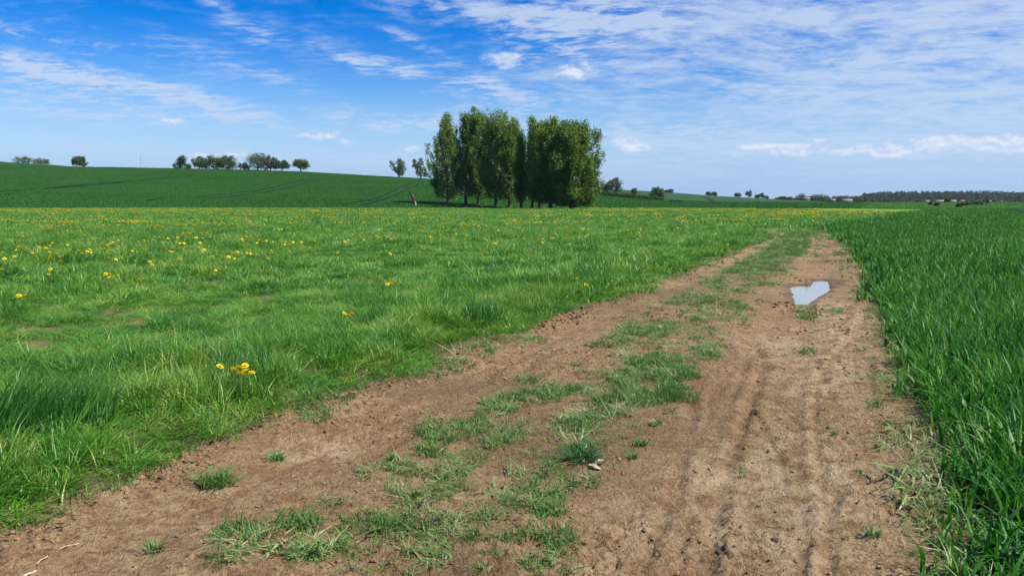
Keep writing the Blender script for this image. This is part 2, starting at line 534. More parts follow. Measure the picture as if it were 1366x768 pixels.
# ------------------------------------------------------------------ materials
def ground_mat():
    m, t, out = new_mat('earth_and_turf')
    g = t.n.new('ShaderNodeNewGeometry')
    P = g.outputs['Position']
    dirt = t.attr('dirt')[2]
    far = t.attr('cover')[2]
    crop = t.attr('crop')[2]
    yel = t.attr('yellow')[2]
    pale = t.attr('pale')[2]
    wet = t.attr('wet')[2]
    # bare earth
    big = t.noise(P, 0.9, 4, 0.55)[0]
    mid = t.noise(P, 6.0, 5, 0.6)[0]
    small = t.noise(P, 55.0, 5, 0.65)[0]
    grain = t.noise(P, 240.0, 3, 0.6)[0]
    crumb = t.noise(P, 24.0, 5, 0.7, 0.4)[0]
    e1 = t.mix(t.mapr(big, 0.35, 0.65), (0.295, 0.188, 0.094), (0.405, 0.295, 0.155))
    e2 = t.mix(t.mapr(mid, 0.30, 0.72), (0.240, 0.140, 0.063), e1)
    e3 = t.mix(t.math('MULTIPLY', t.mapr(small, 0.56, 0.78), 0.5), e2, (0.36, 0.25, 0.155))
    e3 = t.mix(t.math('MULTIPLY', t.mapr(small, 0.47, 0.30), 0.8), e3, (0.075, 0.046, 0.029))
    e3 = t.mix(t.math('MULTIPLY', t.mapr(crumb, 0.46, 0.36), 0.75), e3, (0.125, 0.076, 0.042))
    e3 = t.mix(t.math('MULTIPLY', t.mapr(crumb, 0.55, 0.68), 0.55), e3, (0.50, 0.365, 0.215))
    e3 = t.mix(t.math('MULTIPLY', t.mapr(grain, 0.45, 0.75), 0.35), e3, (0.34, 0.25, 0.16))
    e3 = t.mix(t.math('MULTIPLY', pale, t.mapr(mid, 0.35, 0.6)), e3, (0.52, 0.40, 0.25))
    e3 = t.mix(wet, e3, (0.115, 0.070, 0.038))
    # turf seen from above between the blades
    thatch = t.mix(t.mapr(mid, 0.35, 0.65), (0.075, 0.085, 0.028), (0.115, 0.10, 0.045))
    str_p = t.mapping(P, (0, 0, 0), (0, 0, 0), (1, 0.35, 1))
    gr = t.noise(str_p, 1.1, 5, 0.7)[0]
    gbig = t.noise(P, 0.035, 4, 0.55)[0]
    turf = t.mix(t.mapr(gr, 0.35, 0.68), (0.036, 0.120, 0.014), (0.115, 0.25, 0.030))
    turf = t.mix(t.math('MULTIPLY', t.mapr(gbig, 0.42, 0.62), 0.6), turf, (0.14, 0.23, 0.03))
    meadow = t.mix(far, thatch, turf)
    # young cereal seen from afar
    cs = t.noise(t.mapping(P, (0, 0, 0), (0, 0, 0), (0.35, 0.12, 0.3)), 1.0, 6, 0.72)[0]
    cb = t.noise(t.mapping(P, (0, 0, 0), (0, 0, math.radians(12)), (0.016, 0.006, 0.02)), 1.0, 5, 0.6)[0]
    cer = t.mix(t.mapr(cs, 0.34, 0.68), (0.008, 0.040, 0.009), (0.017, 0.062, 0.012))
    cer = t.mix(t.math('MULTIPLY', t.mapr(cb, 0.40, 0.62), 0.6), cer, (0.022, 0.076, 0.014))
    cer_near = t.mix(far, (0.06, 0.045, 0.026), cer)
    green = t.mix(crop, meadow, cer_near)
    flow = t.math('MULTIPLY', yel, t.mapr(t.noise(t.mapping(P, (0, 0, 0), (0, 0, 0), (0.7, 0.28, 1)), 1.0, 5, 0.75)[0], 0.46, 0.62))
    green = t.mix(t.math('MULTIPLY', flow, 0.8), green, (0.30, 0.29, 0.014))
    col = t.mix(dirt, green, e3)
    hgt = t.math('ADD', t.math('MULTIPLY', crumb, 1.3), t.math('ADD', t.math('MULTIPLY', small, 0.6), t.math('MULTIPLY', grain, 0.2)))
    b1 = t.bump(hgt, 1.0, 0.045)
    b2 = t.bump(gr, 1.0, 0.25)
    nm = t.n.new('ShaderNodeMix'); nm.data_type = 'VECTOR'
    t.put(nm.inputs[0], t.math('MULTIPLY', far, t.math('SUBTRACT', 1.0, dirt)))
    t.l.new(b1, nm.inputs[4]); t.l.new(b2, nm.inputs[5])
    rough = t.math('SUBTRACT', 0.92, t.math('MULTIPLY', wet, 0.4))
    p = principled(t, out, col, rough, 0.18, nm.outputs[1])
    return m

M_GROUND = ground_mat()
M_GRASS = leaf_mat('meadow_grass_blade', [(0.0, (0.016, 0.084, 0.014)), (0.26, (0.040, 0.168, 0.018)), (0.50, (0.088, 0.245, 0.021)), (0.76, (0.180, 0.330, 0.036)), (1.0, (0.36, 0.38, 0.12))],
                   0.42, 0.52, 0.35, 1.1, 0.8)
M_TALL = leaf_mat('tall_grass_blade', [(0.0, (0.026, 0.110, 0.022)), (0.6, (0.052, 0.180, 0.032)), (1.0, (0.12, 0.26, 0.06))], 0.36, 0.5, 0.36, 0.8, 0.25)
M_WHEAT = leaf_mat('young_wheat_leaf', [(0.0, (0.014, 0.082, 0.010)), (0.40, (0.034, 0.150, 0.016)), (0.72, (0.090, 0.240, 0.028)), (1.0, (0.21, 0.31, 0.08))],
                   0.5, 0.32, 0.34, 0.5, 0.4, (0.9, 1.3, 0.5))
M_HILLWHEAT = leaf_mat('hill_wheat_leaf', [(0.0, (0.014, 0.085, 0.013)), (0.5, (0.030, 0.135, 0.019)), (1.0, (0.070, 0.20, 0.032))], 0.6, 0.25, 0.3, 0.02, 0.35, (0.9, 1.25, 0.5))
M_PALEWHEAT = leaf_mat('pale_field_leaf', [(0.0, (0.040, 0.145, 0.030)), (0.5, (0.075, 0.20, 0.045)), (1.0, (0.14, 0.27, 0.07))], 0.6, 0.25, 0.3, 0.02, 0.3, (0.9, 1.2, 0.6))
M_TRODDEN = leaf_mat('trodden_grass_blade', [(0.0, (0.035, 0.125, 0.020)), (0.4, (0.080, 0.185, 0.034)), (0.7, (0.19, 0.25, 0.085)), (1.0, (0.46, 0.42, 0.25))], 0.5, 0.4, 0.30, 2.5, 0.4)
M_STRAW = leaf_mat('dry_straw', [(0.0, (0.26, 0.19, 0.10)), (0.6, (0.42, 0.34, 0.20)), (1.0, (0.55, 0.48, 0.34))], 0.6, 0.3, 0.15, 3.0, 0.3, (1, 1, 0.9))
M_POPLAR = leaf_mat('poplar_leaf', [(0.0, (0.046, 0.098, 0.018)), (0.5, (0.138, 0.226, 0.040)), (1.0, (0.28, 0.36, 0.09))], 0.42, 0.5, 0.48, 0.25, 0.30, (1.1, 1.15, 0.5))
M_OAK = leaf_mat('broad_leaf', [(0.0, (0.022, 0.058, 0.012)), (0.5, (0.052, 0.112, 0.018)), (1.0, (0.105, 0.170, 0.032))], 0.5, 0.35, 0.30, 0.2, 0.25)
M_PALELEAF = leaf_mat('pale_spring_leaf', [(0.0, (0.05, 0.085, 0.025)), (0.5, (0.085, 0.125, 0.035)), (1.0, (0.14, 0.18, 0.06))], 0.5, 0.35, 0.30, 0.2, 0.25)
M_GREYLEAF = leaf_mat('budding_twig_leaf', [(0.0, (0.06, 0.07, 0.035)), (0.5, (0.10, 0.105, 0.055)), (1.0, (0.15, 0.15, 0.085))], 0.6, 0.3, 0.25, 0.2, 0.25, (1, 1, 0.8))
M_FORESTLEAF = leaf_mat('forest_leaf', [(0.0, (0.010, 0.028, 0.012)), (0.55, (0.020, 0.044, 0.015)), (1.0, (0.055, 0.090, 0.026))], 0.6, 0.3, 0.25, 0.012, 0.55)
M_BARK = plain_mat('bark', (0.085, 0.066, 0.050), 0.9, 0.45, 6.0, 0.2, 0.03)
M_STUMP = plain_mat('weathered_wood', (0.075, 0.052, 0.038), 0.9, 0.5, 3.0, 0.2, 0.03)
M_STUMPPALE = plain_mat('bare_pale_wood', (0.38, 0.31, 0.24), 0.8, 0.3, 4.0, 0.2, 0.02)
M_PETAL = leaf_mat('dandelion_petal', [(0.0, (0.74, 0.48, 0.006)), (0.5, (0.82, 0.62, 0.012)), (1.0, (0.86, 0.72, 0.04))], 0.6, 0.2, 0.25, 2.0, 0.2, (1, 0.95, 0.4))
M_STEM = plain_mat('dandelion_stem', (0.16, 0.24, 0.07), 0.6, 0.3, 30.0)
M_DEADLEAF = plain_mat('dead_leaf', (0.40, 0.34, 0.26), 0.8, 0.35, 60.0, 0.2, 0.004)
M_CLOD = plain_mat('earth_clod', (0.185, 0.115, 0.060), 0.95, 0.5, 30.0, 0.15, 0.01)
M_DARKCLOD = plain_mat('damp_clod', (0.07, 0.046, 0.032), 0.9, 0.4, 40.0, 0.2, 0.008)
M_WALL = plain_mat('rendered_wall', (0.42, 0.41, 0.39), 0.9, 0.1, 0.3)
M_ROOF = plain_mat('grey_roof', (0.19, 0.18, 0.175), 0.8, 0.2, 0.5)
M_REDROOF = plain_mat('red_tile_roof', (0.20, 0.10, 0.075), 0.8, 0.25, 0.5)
M_PANE = plain_mat('window_glass', (0.05, 0.06, 0.08), 0.15, 0.2, 1.0, 0.6)
M_STEEL = plain_mat('painted_steel', (0.30, 0.31, 0.33), 0.5, 0.15, 1.0, 0.5)
M_TRACKLINE = plain_mat('wheel_gap_shade', (0.008, 0.026, 0.007), 0.95, 0.5, 0.8, 0.1)  # wheel-line gaps in the crop; their shade is painted in as near-black green

def water_mat():
    m, t, out = new_mat('muddy_water')
    g = t.n.new('ShaderNodeNewGeometry')
    n = t.noise(g.outputs['Position'], 9.0, 3, 0.5)[0]
    p = principled(t, out, (0.27, 0.25, 0.21), 0.025, 0.9, t.bump(n, 0.15, 0.004))
    p.inputs['IOR'].default_value = 1.6
    return m
M_WATER = water_mat()

# ------------------------------------------------------------------ the ground, one seamless sheet cut into its surfaces
DIRT_PALE = [(1040, 452, 55, 16), (1120, 430, 40, 40), (1110, 500, 60, 30), (420, 590, 60, 15), (1040, 650, 130, 80), (150, 650, 40, 14), (860, 700, 70, 40)]
BARE_SPOTS = [(282, 388, 55, 6, 0.85), (355, 405, 40, 8, 0.45), (175, 425, 40, 7, 0.35), (480, 385, 45, 8, 0.55), (560, 352, 60, 6, 0.3), (60, 420, 40, 7, 0.35), (240, 440, 60, 12, 0.3), (400, 372, 70, 6, 0.4), (250, 490, 70, 16, 0.25), (75, 455, 60, 14, 0.3),
              (420, 530, 45, 22, 0.6), (1215, 284.5, 7, 1.6, 1.0)]

SHORT = [(282, 390, 110, 16), (520, 380, 150, 18), (150, 430, 170, 34), (330, 440, 150, 36), (60, 470, 130, 50), (480, 350, 180, 14), (420, 400, 90, 22)]

def ell(X, Y, items, soft=0.5):
    """ellipses given in photograph pixels, as areas on the ground"""
    acc = np.zeros(X.shape)
    Yc = np.maximum(Y, 1.0)
    px = 683 + F * X / (Yc * CP + CAM_H * SP)
    py = 384 - F * (Yc * SP - CAM_H * CP) / (Yc * CP + CAM_H * SP)
    w = 1.1 * wob(X, Y, 77, 0.7)
    for it in items:
        q = np.hypot((px - it[0]) / it[2], (py - it[1]) / it[3]) + w
        a = it[4] if len(it) > 4 else 1.0
        acc = np.maximum(acc, a * smooth(1 + soft, 1 - soft, q))
    return np.where(Y > 1.5, acc, 0)

def dirt_mask(X, Y):
    wl = 0.55 * wob(X, Y, 5) + 0.25 * wob(X, Y, 6, 0.3)
    l = X - XL(Y); r = XR(Y) - X
    m = smooth(-0.22, 0.10, l + wl) * smooth(-0.30, 0.05, r + 0.5 * wl)
    fade = 1 - smooth(44, 60, Y)
    weedy = 1 - 0.75 * strip_mask(X, Y) * smooth(9, 24, Y)
    m = m * fade * weedy
    m = m * (1 - 0.75 * smooth(18, 45, Y) * smooth(0.40, 0.62, fbm(X * 0.5, Y * 0.35, 3, 55)))
    m = np.maximum(m, ell(X, Y, BARE_SPOTS))
    m = np.maximum(m, 0.9 * ell(X, Y, SHORT, 0.6) * smooth(0.46, 0.62, fbm(X * 2.0, Y * 2.0, 3, 104)))
    return m * (Y > -8)

def yellow_mask(X, Y):
    Yc = np.maximum(Y, 1)
    px = 683 + F / CP * X / Yc
    py = 384 - F * (Yc * SP - CAM_H * CP) / (Yc * CP + CAM_H * SP)
    n = fbm(X * 0.05, Y * 0.05, 3, 91)
    a = smooth(279.2, 280.6, py) * smooth(286.5, 283.5, py) * smooth(330, 240, px) * (0.10 + 0.55 * n)
    a2 = smooth(279.2, 280.6, py) * smooth(286.5, 283.0, py) * smooth(240, 330, px) * smooth(640, 520, px) * 0.42 * n
    b = smooth(279, 280, py) * smooth(284.5, 282.6, py) * smooth(775, 800, px) * smooth(1120, 1000, px) * 0.38
    c = smooth(281.5, 283, py) * smooth(291, 288, py) * smooth(960, 1070, px) * smooth(1215, 1190, px) * 0.5
    return np.clip(a + a2 + b + c, 0, 1) * (Y > 40)

def build_ground():
    rs = [0.6]
    while rs[-1] < 12000:
        r = rs[-1]
        rs.append(r + (min(max(0.0125, r * r / 2400), r * 0.022) if r > 2.2 else 0.08))
    R = np.array(rs)
    fineang = np.radians(np.arange(-41, 41.01, 0.21))
    coarseang = np.concatenate([np.radians(np.arange(42, 319, 2.5))])
    A = np.concatenate([fineang, coarseang])
    nA = len(A); nR = len(R)
    rr, aa = np.meshgrid(R, A, indexing='ij')
    X = (rr * np.sin(aa)).ravel(); Y = (rr * np.cos(aa)).ravel()
    X = np.append(X, 0.0); Y = np.append(Y, 0.0)
    Z = height(X, Y)
    back = Y < 1
    Z[back] *= 0.5
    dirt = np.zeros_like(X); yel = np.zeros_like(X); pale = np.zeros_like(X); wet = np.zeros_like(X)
    nr = (Y > -10) & (Y < 170)
    dirt[nr] = dirt_mask(X[nr], np.maximum(Y[nr], 2.2))
    yel[nr | ((Y > 0) & (Y < 260))] = yellow_mask(X[nr | ((Y > 0) & (Y < 260))], Y[nr | ((Y > 0) & (Y < 260))])
    k = (Y > 1.5) & (Y < 30)
    pale[k] = ell(X[k], Y[k], DIRT_PALE, 0.8) * 0.55
    sd = pool_sd(X[k], Y[k])
    wet[k] = np.maximum(smooth(0.24, 0.0, sd + 0.4 * wob(X[k], Y[k], 61, 0.4)) * 0.8, 0.7 * smooth(0.6, 0.1, sd + 0.6 * wob(X[k], Y[k], 62, 0.4)) * smooth(5.9, 6.4, X[k] + 0.8 * wob(X[k], Y[k], 63, 0.5)))
    cropm = (X > XR(np.maximum(Y, 2.2)) - 0.05) | (Y > 206 - 0.05 * X)
    kk = (Y > 2) & (Y < 20) & (np.abs(X) < 12)
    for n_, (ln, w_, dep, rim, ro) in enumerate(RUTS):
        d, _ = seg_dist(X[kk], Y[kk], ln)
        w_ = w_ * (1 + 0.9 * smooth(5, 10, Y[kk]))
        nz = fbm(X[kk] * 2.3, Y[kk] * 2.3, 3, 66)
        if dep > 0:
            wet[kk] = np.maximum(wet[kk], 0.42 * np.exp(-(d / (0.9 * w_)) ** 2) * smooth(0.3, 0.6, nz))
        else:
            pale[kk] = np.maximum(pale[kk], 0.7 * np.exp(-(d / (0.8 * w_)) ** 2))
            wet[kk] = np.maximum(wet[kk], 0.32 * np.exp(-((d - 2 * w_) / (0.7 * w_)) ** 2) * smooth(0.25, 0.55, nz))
    wet[k] = np.maximum(wet[k], 0.42 * smooth(0.56, 0.74, fbm(X[k] * 0.7, Y[k] * 0.5, 4, 67)))
    crop = cropm.astype(float)
    dist = np.hypot(X, Y)
    cover = np.where(cropm, smooth(25, 70, dist), smooth(22, 75, dist))
    i = np.arange(nR - 1)[:, None]; j = np.arange(nA)[None, :]
    j2 = (j + 1) % nA
    Q = np.stack([i * nA + j, (i + 1) * nA + j, (i + 1) * nA + j2, i * nA + j2], -1).reshape(-1, 4)
    Q = Q[:, ::-1]
    T = np.stack([np.full(nA, nR * nA), np.arange(nA), (np.arange(nA) + 1) % nA], -1)[:, ::-1]
    cx = X[Q].mean(1); cy = Y[Q].mean(1)
    cyc = np.maximum(cy, 2.2)
    l = XL(cyc); r = XR(cyc)
    kind = np.zeros(len(Q), int)                       # 0 meadow
    kind[(cx > l - 0.15) & (cx < r + 0.1) & (cy < 52) & (cy > -12)] = 1
    kind[(cx >= r + 0.1) & (cy < 206 - 0.05 * cx)] = 2
    kind[(cy >= 206 - 0.05 * cx) & (cy < 900)] = 3
    kind[cy >= 900] = 4
    names = ['meadow', 'dirt_track', 'crop_field', 'hill_field', 'far_land']
    P = np.stack([X, Y, Z], 1)
    for k in range(5):
        q = Q[kind == k]
        fs = [q]
        if k == 1:
            fs.append(T)
        used = np.unique(np.concatenate([f.ravel() for f in fs]))
        rem = np.full(len(P), -1); rem[used] = np.arange(len(used))
        me = mesh_np(names[k], P[used], [rem[f] for f in fs], [M_GROUND],
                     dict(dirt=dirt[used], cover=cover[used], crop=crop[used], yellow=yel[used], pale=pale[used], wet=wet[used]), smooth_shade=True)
        o = obj(names[k], me)
        tag(o, kind='structure')

build_ground()

# puddle: a sheet of water lying in its hollow
def build_puddle():
    cx = sum(p[0] for p in POOL) / len(POOL); cy = sum(p[1] for p in POOL) / len(POOL)
    bm = bmesh.new()
    vs = []
    z = -0.020
    n = len(POOL)
    for i in range(n):
        a, b = POOL[i], POOL[(i + 1) % n]
        for k in range(3):
            x = a[0] + (b[0] - a[0]) * k / 3; y = a[1] + (b[1] - a[1]) * k / 3
            vs.append(bm.verts.new((cx + (x - cx) * 1.35, cy + (y - cy) * 1.35, z)))
    f = bm.faces.new(vs)
    if f.normal.z < 0:
        f.normal_flip()
    bm.normal_update()
    if bm.faces[:][0].normal.z < 0:
        bmesh.ops.reverse_faces(bm, faces=bm.faces[:])
    me = bpy.data.meshes.new('puddle'); bm.to_mesh(me); bm.free()
    me.materials.append(M_WATER)
    o = obj('puddle', me)
    tag(o, kind='structure')
build_puddle()

# wheel lines the sprayer left in the cereal on the hills
LINES = []
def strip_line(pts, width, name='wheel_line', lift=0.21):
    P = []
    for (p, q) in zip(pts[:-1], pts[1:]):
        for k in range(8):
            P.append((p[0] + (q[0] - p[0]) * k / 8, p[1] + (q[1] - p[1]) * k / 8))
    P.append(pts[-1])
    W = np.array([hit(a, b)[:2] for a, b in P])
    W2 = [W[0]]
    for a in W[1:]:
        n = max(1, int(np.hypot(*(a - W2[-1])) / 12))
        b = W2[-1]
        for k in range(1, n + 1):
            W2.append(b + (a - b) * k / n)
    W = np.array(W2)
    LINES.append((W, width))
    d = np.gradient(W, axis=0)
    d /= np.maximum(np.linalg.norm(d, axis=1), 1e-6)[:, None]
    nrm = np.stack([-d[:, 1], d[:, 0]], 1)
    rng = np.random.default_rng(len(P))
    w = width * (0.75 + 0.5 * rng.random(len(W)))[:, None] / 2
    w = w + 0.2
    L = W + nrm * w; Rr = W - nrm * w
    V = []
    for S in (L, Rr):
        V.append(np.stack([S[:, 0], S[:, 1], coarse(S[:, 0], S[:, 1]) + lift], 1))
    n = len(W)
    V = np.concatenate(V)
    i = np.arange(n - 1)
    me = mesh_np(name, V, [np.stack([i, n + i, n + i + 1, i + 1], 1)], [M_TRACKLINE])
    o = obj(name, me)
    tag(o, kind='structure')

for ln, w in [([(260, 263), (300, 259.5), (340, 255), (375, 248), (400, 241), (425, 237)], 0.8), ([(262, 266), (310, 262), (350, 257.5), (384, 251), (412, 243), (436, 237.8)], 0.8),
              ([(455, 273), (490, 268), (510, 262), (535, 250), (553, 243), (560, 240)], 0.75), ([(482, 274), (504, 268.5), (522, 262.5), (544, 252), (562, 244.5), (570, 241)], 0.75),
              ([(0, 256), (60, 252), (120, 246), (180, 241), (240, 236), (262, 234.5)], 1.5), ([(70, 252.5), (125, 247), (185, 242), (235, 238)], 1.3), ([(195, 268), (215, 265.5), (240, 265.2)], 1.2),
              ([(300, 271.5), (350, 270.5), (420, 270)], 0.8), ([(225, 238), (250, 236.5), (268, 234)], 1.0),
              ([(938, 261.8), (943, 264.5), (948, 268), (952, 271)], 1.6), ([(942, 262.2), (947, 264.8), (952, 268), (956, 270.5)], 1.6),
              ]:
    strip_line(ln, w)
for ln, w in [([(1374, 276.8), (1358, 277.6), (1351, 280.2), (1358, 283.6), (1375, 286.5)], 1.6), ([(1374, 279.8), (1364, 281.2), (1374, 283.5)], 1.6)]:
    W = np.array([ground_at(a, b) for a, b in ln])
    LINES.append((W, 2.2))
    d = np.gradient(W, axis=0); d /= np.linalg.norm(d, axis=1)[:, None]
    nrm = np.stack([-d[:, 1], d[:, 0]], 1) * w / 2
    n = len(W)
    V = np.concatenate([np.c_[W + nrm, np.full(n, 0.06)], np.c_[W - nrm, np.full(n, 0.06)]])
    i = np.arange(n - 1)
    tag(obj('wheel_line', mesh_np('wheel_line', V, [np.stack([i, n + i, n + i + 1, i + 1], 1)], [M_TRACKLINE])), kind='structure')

# ------------------------------------------------------------------ blades and scattering
def blades(rng, n, radius, h, hvar, w, bend, lean=0.15, segs=3, twist=0.6, tuft=0.0, tone=(0, 1), droop=0.35):
    """n curved ribbons growing within a disc; returns verts, faces, tone"""
    a = rng.random(n) * 2 * np.pi; rad = radius * np.sqrt(rng.random(n))
    bx = rad * np.cos(a); by = rad * np.sin(a)
    H = h * (1 + hvar * (rng.random(n) * 2 - 1))
    az = np.where(rng.random(n) < tuft, a + 0.5 * rng.normal(size=n), rng.random(n) * 2 * np.pi)
    B = bend * (0.3 + 1.1 * rng.random(n)); L = lean * rng.normal(size=n)
    W = w * (0.7 + 0.6 * rng.random(n)) / 2
    wa = az + np.pi / 2 + twist * rng.normal(size=n)
    tn = tone[0] + (tone[1] - tone[0]) * np.clip(0.5 + 0.27 * rng.normal(size=n), 0, 1)
    V = []
    for k in range(segs + 1):
        t = k / segs
        out = H * (B * t * t + L * t)
        up = H * (t - droop * np.abs(B) * t ** 2.5 * 0.8)
        wk = W * (1 - t ** 1.6) * (0.75 + 0.5 * min(1, 3 * t)) if k < segs else W * 0.02
        cx = bx + out * np.cos(az); cy = by + out * np.sin(az)
        for s in (-1, 1):
            V.append(np.stack([cx + s * wk * np.cos(wa), cy + s * wk * np.sin(wa), np.maximum(up, 0.004) - (0.02 if k == 0 else 0)], 1))
    V = np.stack(V, 1)                                   # n, 2(segs+1), 3
    m = 2 * (segs + 1)
    Fq = []
    for k in range(segs):
        b = 2 * k
        Fq.append(np.arange(n)[:, None] * m + np.array([[b, b + 1, b + 3, b + 2]]))
    return V.reshape(-1, 3), np.concatenate(Fq), np.repeat(tn, m)

def shift(b, d, a):
    v, f, t = b
    return v + np.array([d * math.cos(a), d * math.sin(a), 0]), f, t

def clump(name, parts, mats):
    """joins several blade sets into one mesh that is not in the scene itself"""
    V = []; Fs = []; T = []; mi = []
    off = 0
    for (v, f, t), k in parts:
        V.append(v); Fs.append(f + off); T.append(t); mi.append(np.full(len(f), k)); off += len(v)
    me = mesh_np(name, np.concatenate(V), [np.concatenate(Fs)], mats, dict(tone=np.concatenate(T)), np.concatenate(mi), smooth_shade=True)
    return bpy.data.objects.new(name, me)

def source(name, objs):
    c = bpy.data.collections.new(name)
    for o in objs:
        c.objects.link(o)
    return c

def scatter(name, pts, rot, scl, idx, coll):
    """one object that grows the pieces of a collection on its points"""
    me = bpy.data.meshes.new(name)
    n = len(pts)
    me.vertices.add(n)
    me.vertices.foreach_set('co', np.asarray(pts, np.float32).ravel())
    for nm, ty, dat, key in (('rot', 'FLOAT_VECTOR', rot, 'vector'), ('scl', 'FLOAT_VECTOR', scl, 'vector'), ('idx', 'INT', idx, 'value')):
        a = me.attributes.new(nm, ty, 'POINT')
        a.data.foreach_set(key, np.asarray(dat, np.int32 if ty == 'INT' else np.float32).ravel())
    o = obj(name, me)
    ng = bpy.data.node_groups.new(name + '_scatter', 'GeometryNodeTree')
    ng.interface.new_socket('Geometry', in_out='INPUT', socket_type='NodeSocketGeometry')
    ng.interface.new_socket('Geometry', in_out='OUTPUT', socket_type='NodeSocketGeometry')
    gi = ng.nodes.new('NodeGroupInput'); go = ng.nodes.new('NodeGroupOutput')
    ci = ng.nodes.new('GeometryNodeCollectionInfo')
    ci.inputs['Collection'].default_value = coll
    ci.inputs['Separate Children'].default_value = True
    ci.inputs['Reset Children'].default_value = True
    ip = ng.nodes.new('GeometryNodeInstanceOnPoints')
    ip.inputs['Pick Instance'].default_value = True
    def na(nm, ty):
        q = ng.nodes.new('GeometryNodeInputNamedAttribute'); q.data_type = ty
        q.inputs['Name'].default_value = nm
        return q.outputs['Attribute']
    e2r = ng.nodes.new('FunctionNodeEulerToRotation')
    ng.links.new(na('rot', 'FLOAT_VECTOR'), e2r.inputs[0])
    ng.links.new(gi.outputs[0], ip.inputs['Points'])
    ng.links.new(ci.outputs[0], ip.inputs['Instance'])
    ng.links.new(na('idx', 'INT'), ip.inputs['Instance Index'])
    ng.links.new(e2r.outputs[0], ip.inputs['Rotation'])
    ng.links.new(na('scl', 'FLOAT_VECTOR'), ip.inputs['Scale'])
    ng.links.new(ip.outputs[0], go.inputs[0])
    md = o.modifiers.new('scatter', 'NODES'); md.node_group = ng
    tag(o, kind='stuff')
    return o

RNG = np.random.default_rng(20240511)

def cells(x0, x1, y0, y1, g, r0, r1, ang=43, rfade=0.15):
    """jittered points of a sector; the two ends are ragged so that coarser pieces take over unseen"""
    gx, gy = np.meshgrid(np.arange(x0, x1, g), np.arange(y0, y1, g))
    X = gx.ravel() + g * (RNG.random(gx.size) - 0.5) * 1.1
    Y = gy.ravel() + g * (RNG.random(gx.size) - 0.5) * 1.1
    r = np.hypot(X, Y) * (1 + rfade * (RNG.random(X.size) - 0.5))
    k = (r > r0) & (r < r1) & (np.abs(np.degrees(np.arctan2(X, Y))) < ang)
    return X[k], Y[k]

def finish(name, X, Y, sc, hs, coll, tilt=0.10, zoff=0.0, fine=True, idx=None):
    n = len(X)
    Z = height(X, Y, fine) + zoff
    rot = np.stack([tilt * RNG.normal(size=n), tilt * RNG.normal(size=n), RNG.random(n) * 6.283], 1)
    sc = np.broadcast_to(sc, (n,)); hs = np.broadcast_to(hs, (n,))
    scl = np.stack([sc, sc, sc * hs], 1)
    if idx is None:
        idx = RNG.integers(0, len(coll.objects), n)
    return scatter(name, np.stack([X, Y, Z], 1), rot, scl, idx, coll)

def rg(k):
    return np.random.default_rng(1000 + k)


def meadow_height(X, Y):
    """tussocky: knee-high by the track, shorter where it was grazed"""
    n = fbm(X * 0.8, Y * 0.8, 3, 101)
    n2 = fbm(X * 2.4, Y * 2.4, 2, 102)
    l = XL(np.maximum(Y, 2.2)) - X
    h = 0.52 + 1.1 * (n - 0.38) + 1.8 * (n2 - 0.47)
    h = h * (0.55 + 0.45 * smooth(0.0, 0.5, l))
    sh = ell(X, Y, SHORT, 0.6)
    h = h * (1 - 0.55 * sh)
    h += 0.20 * smooth(0.1, 0.6, l) * smooth(3.2, 1.0, l) * (Y < 30)
    h *= 0.75 + 0.5 * RNG.random(len(X))
    return np.clip(h, 0.22, 1.6)

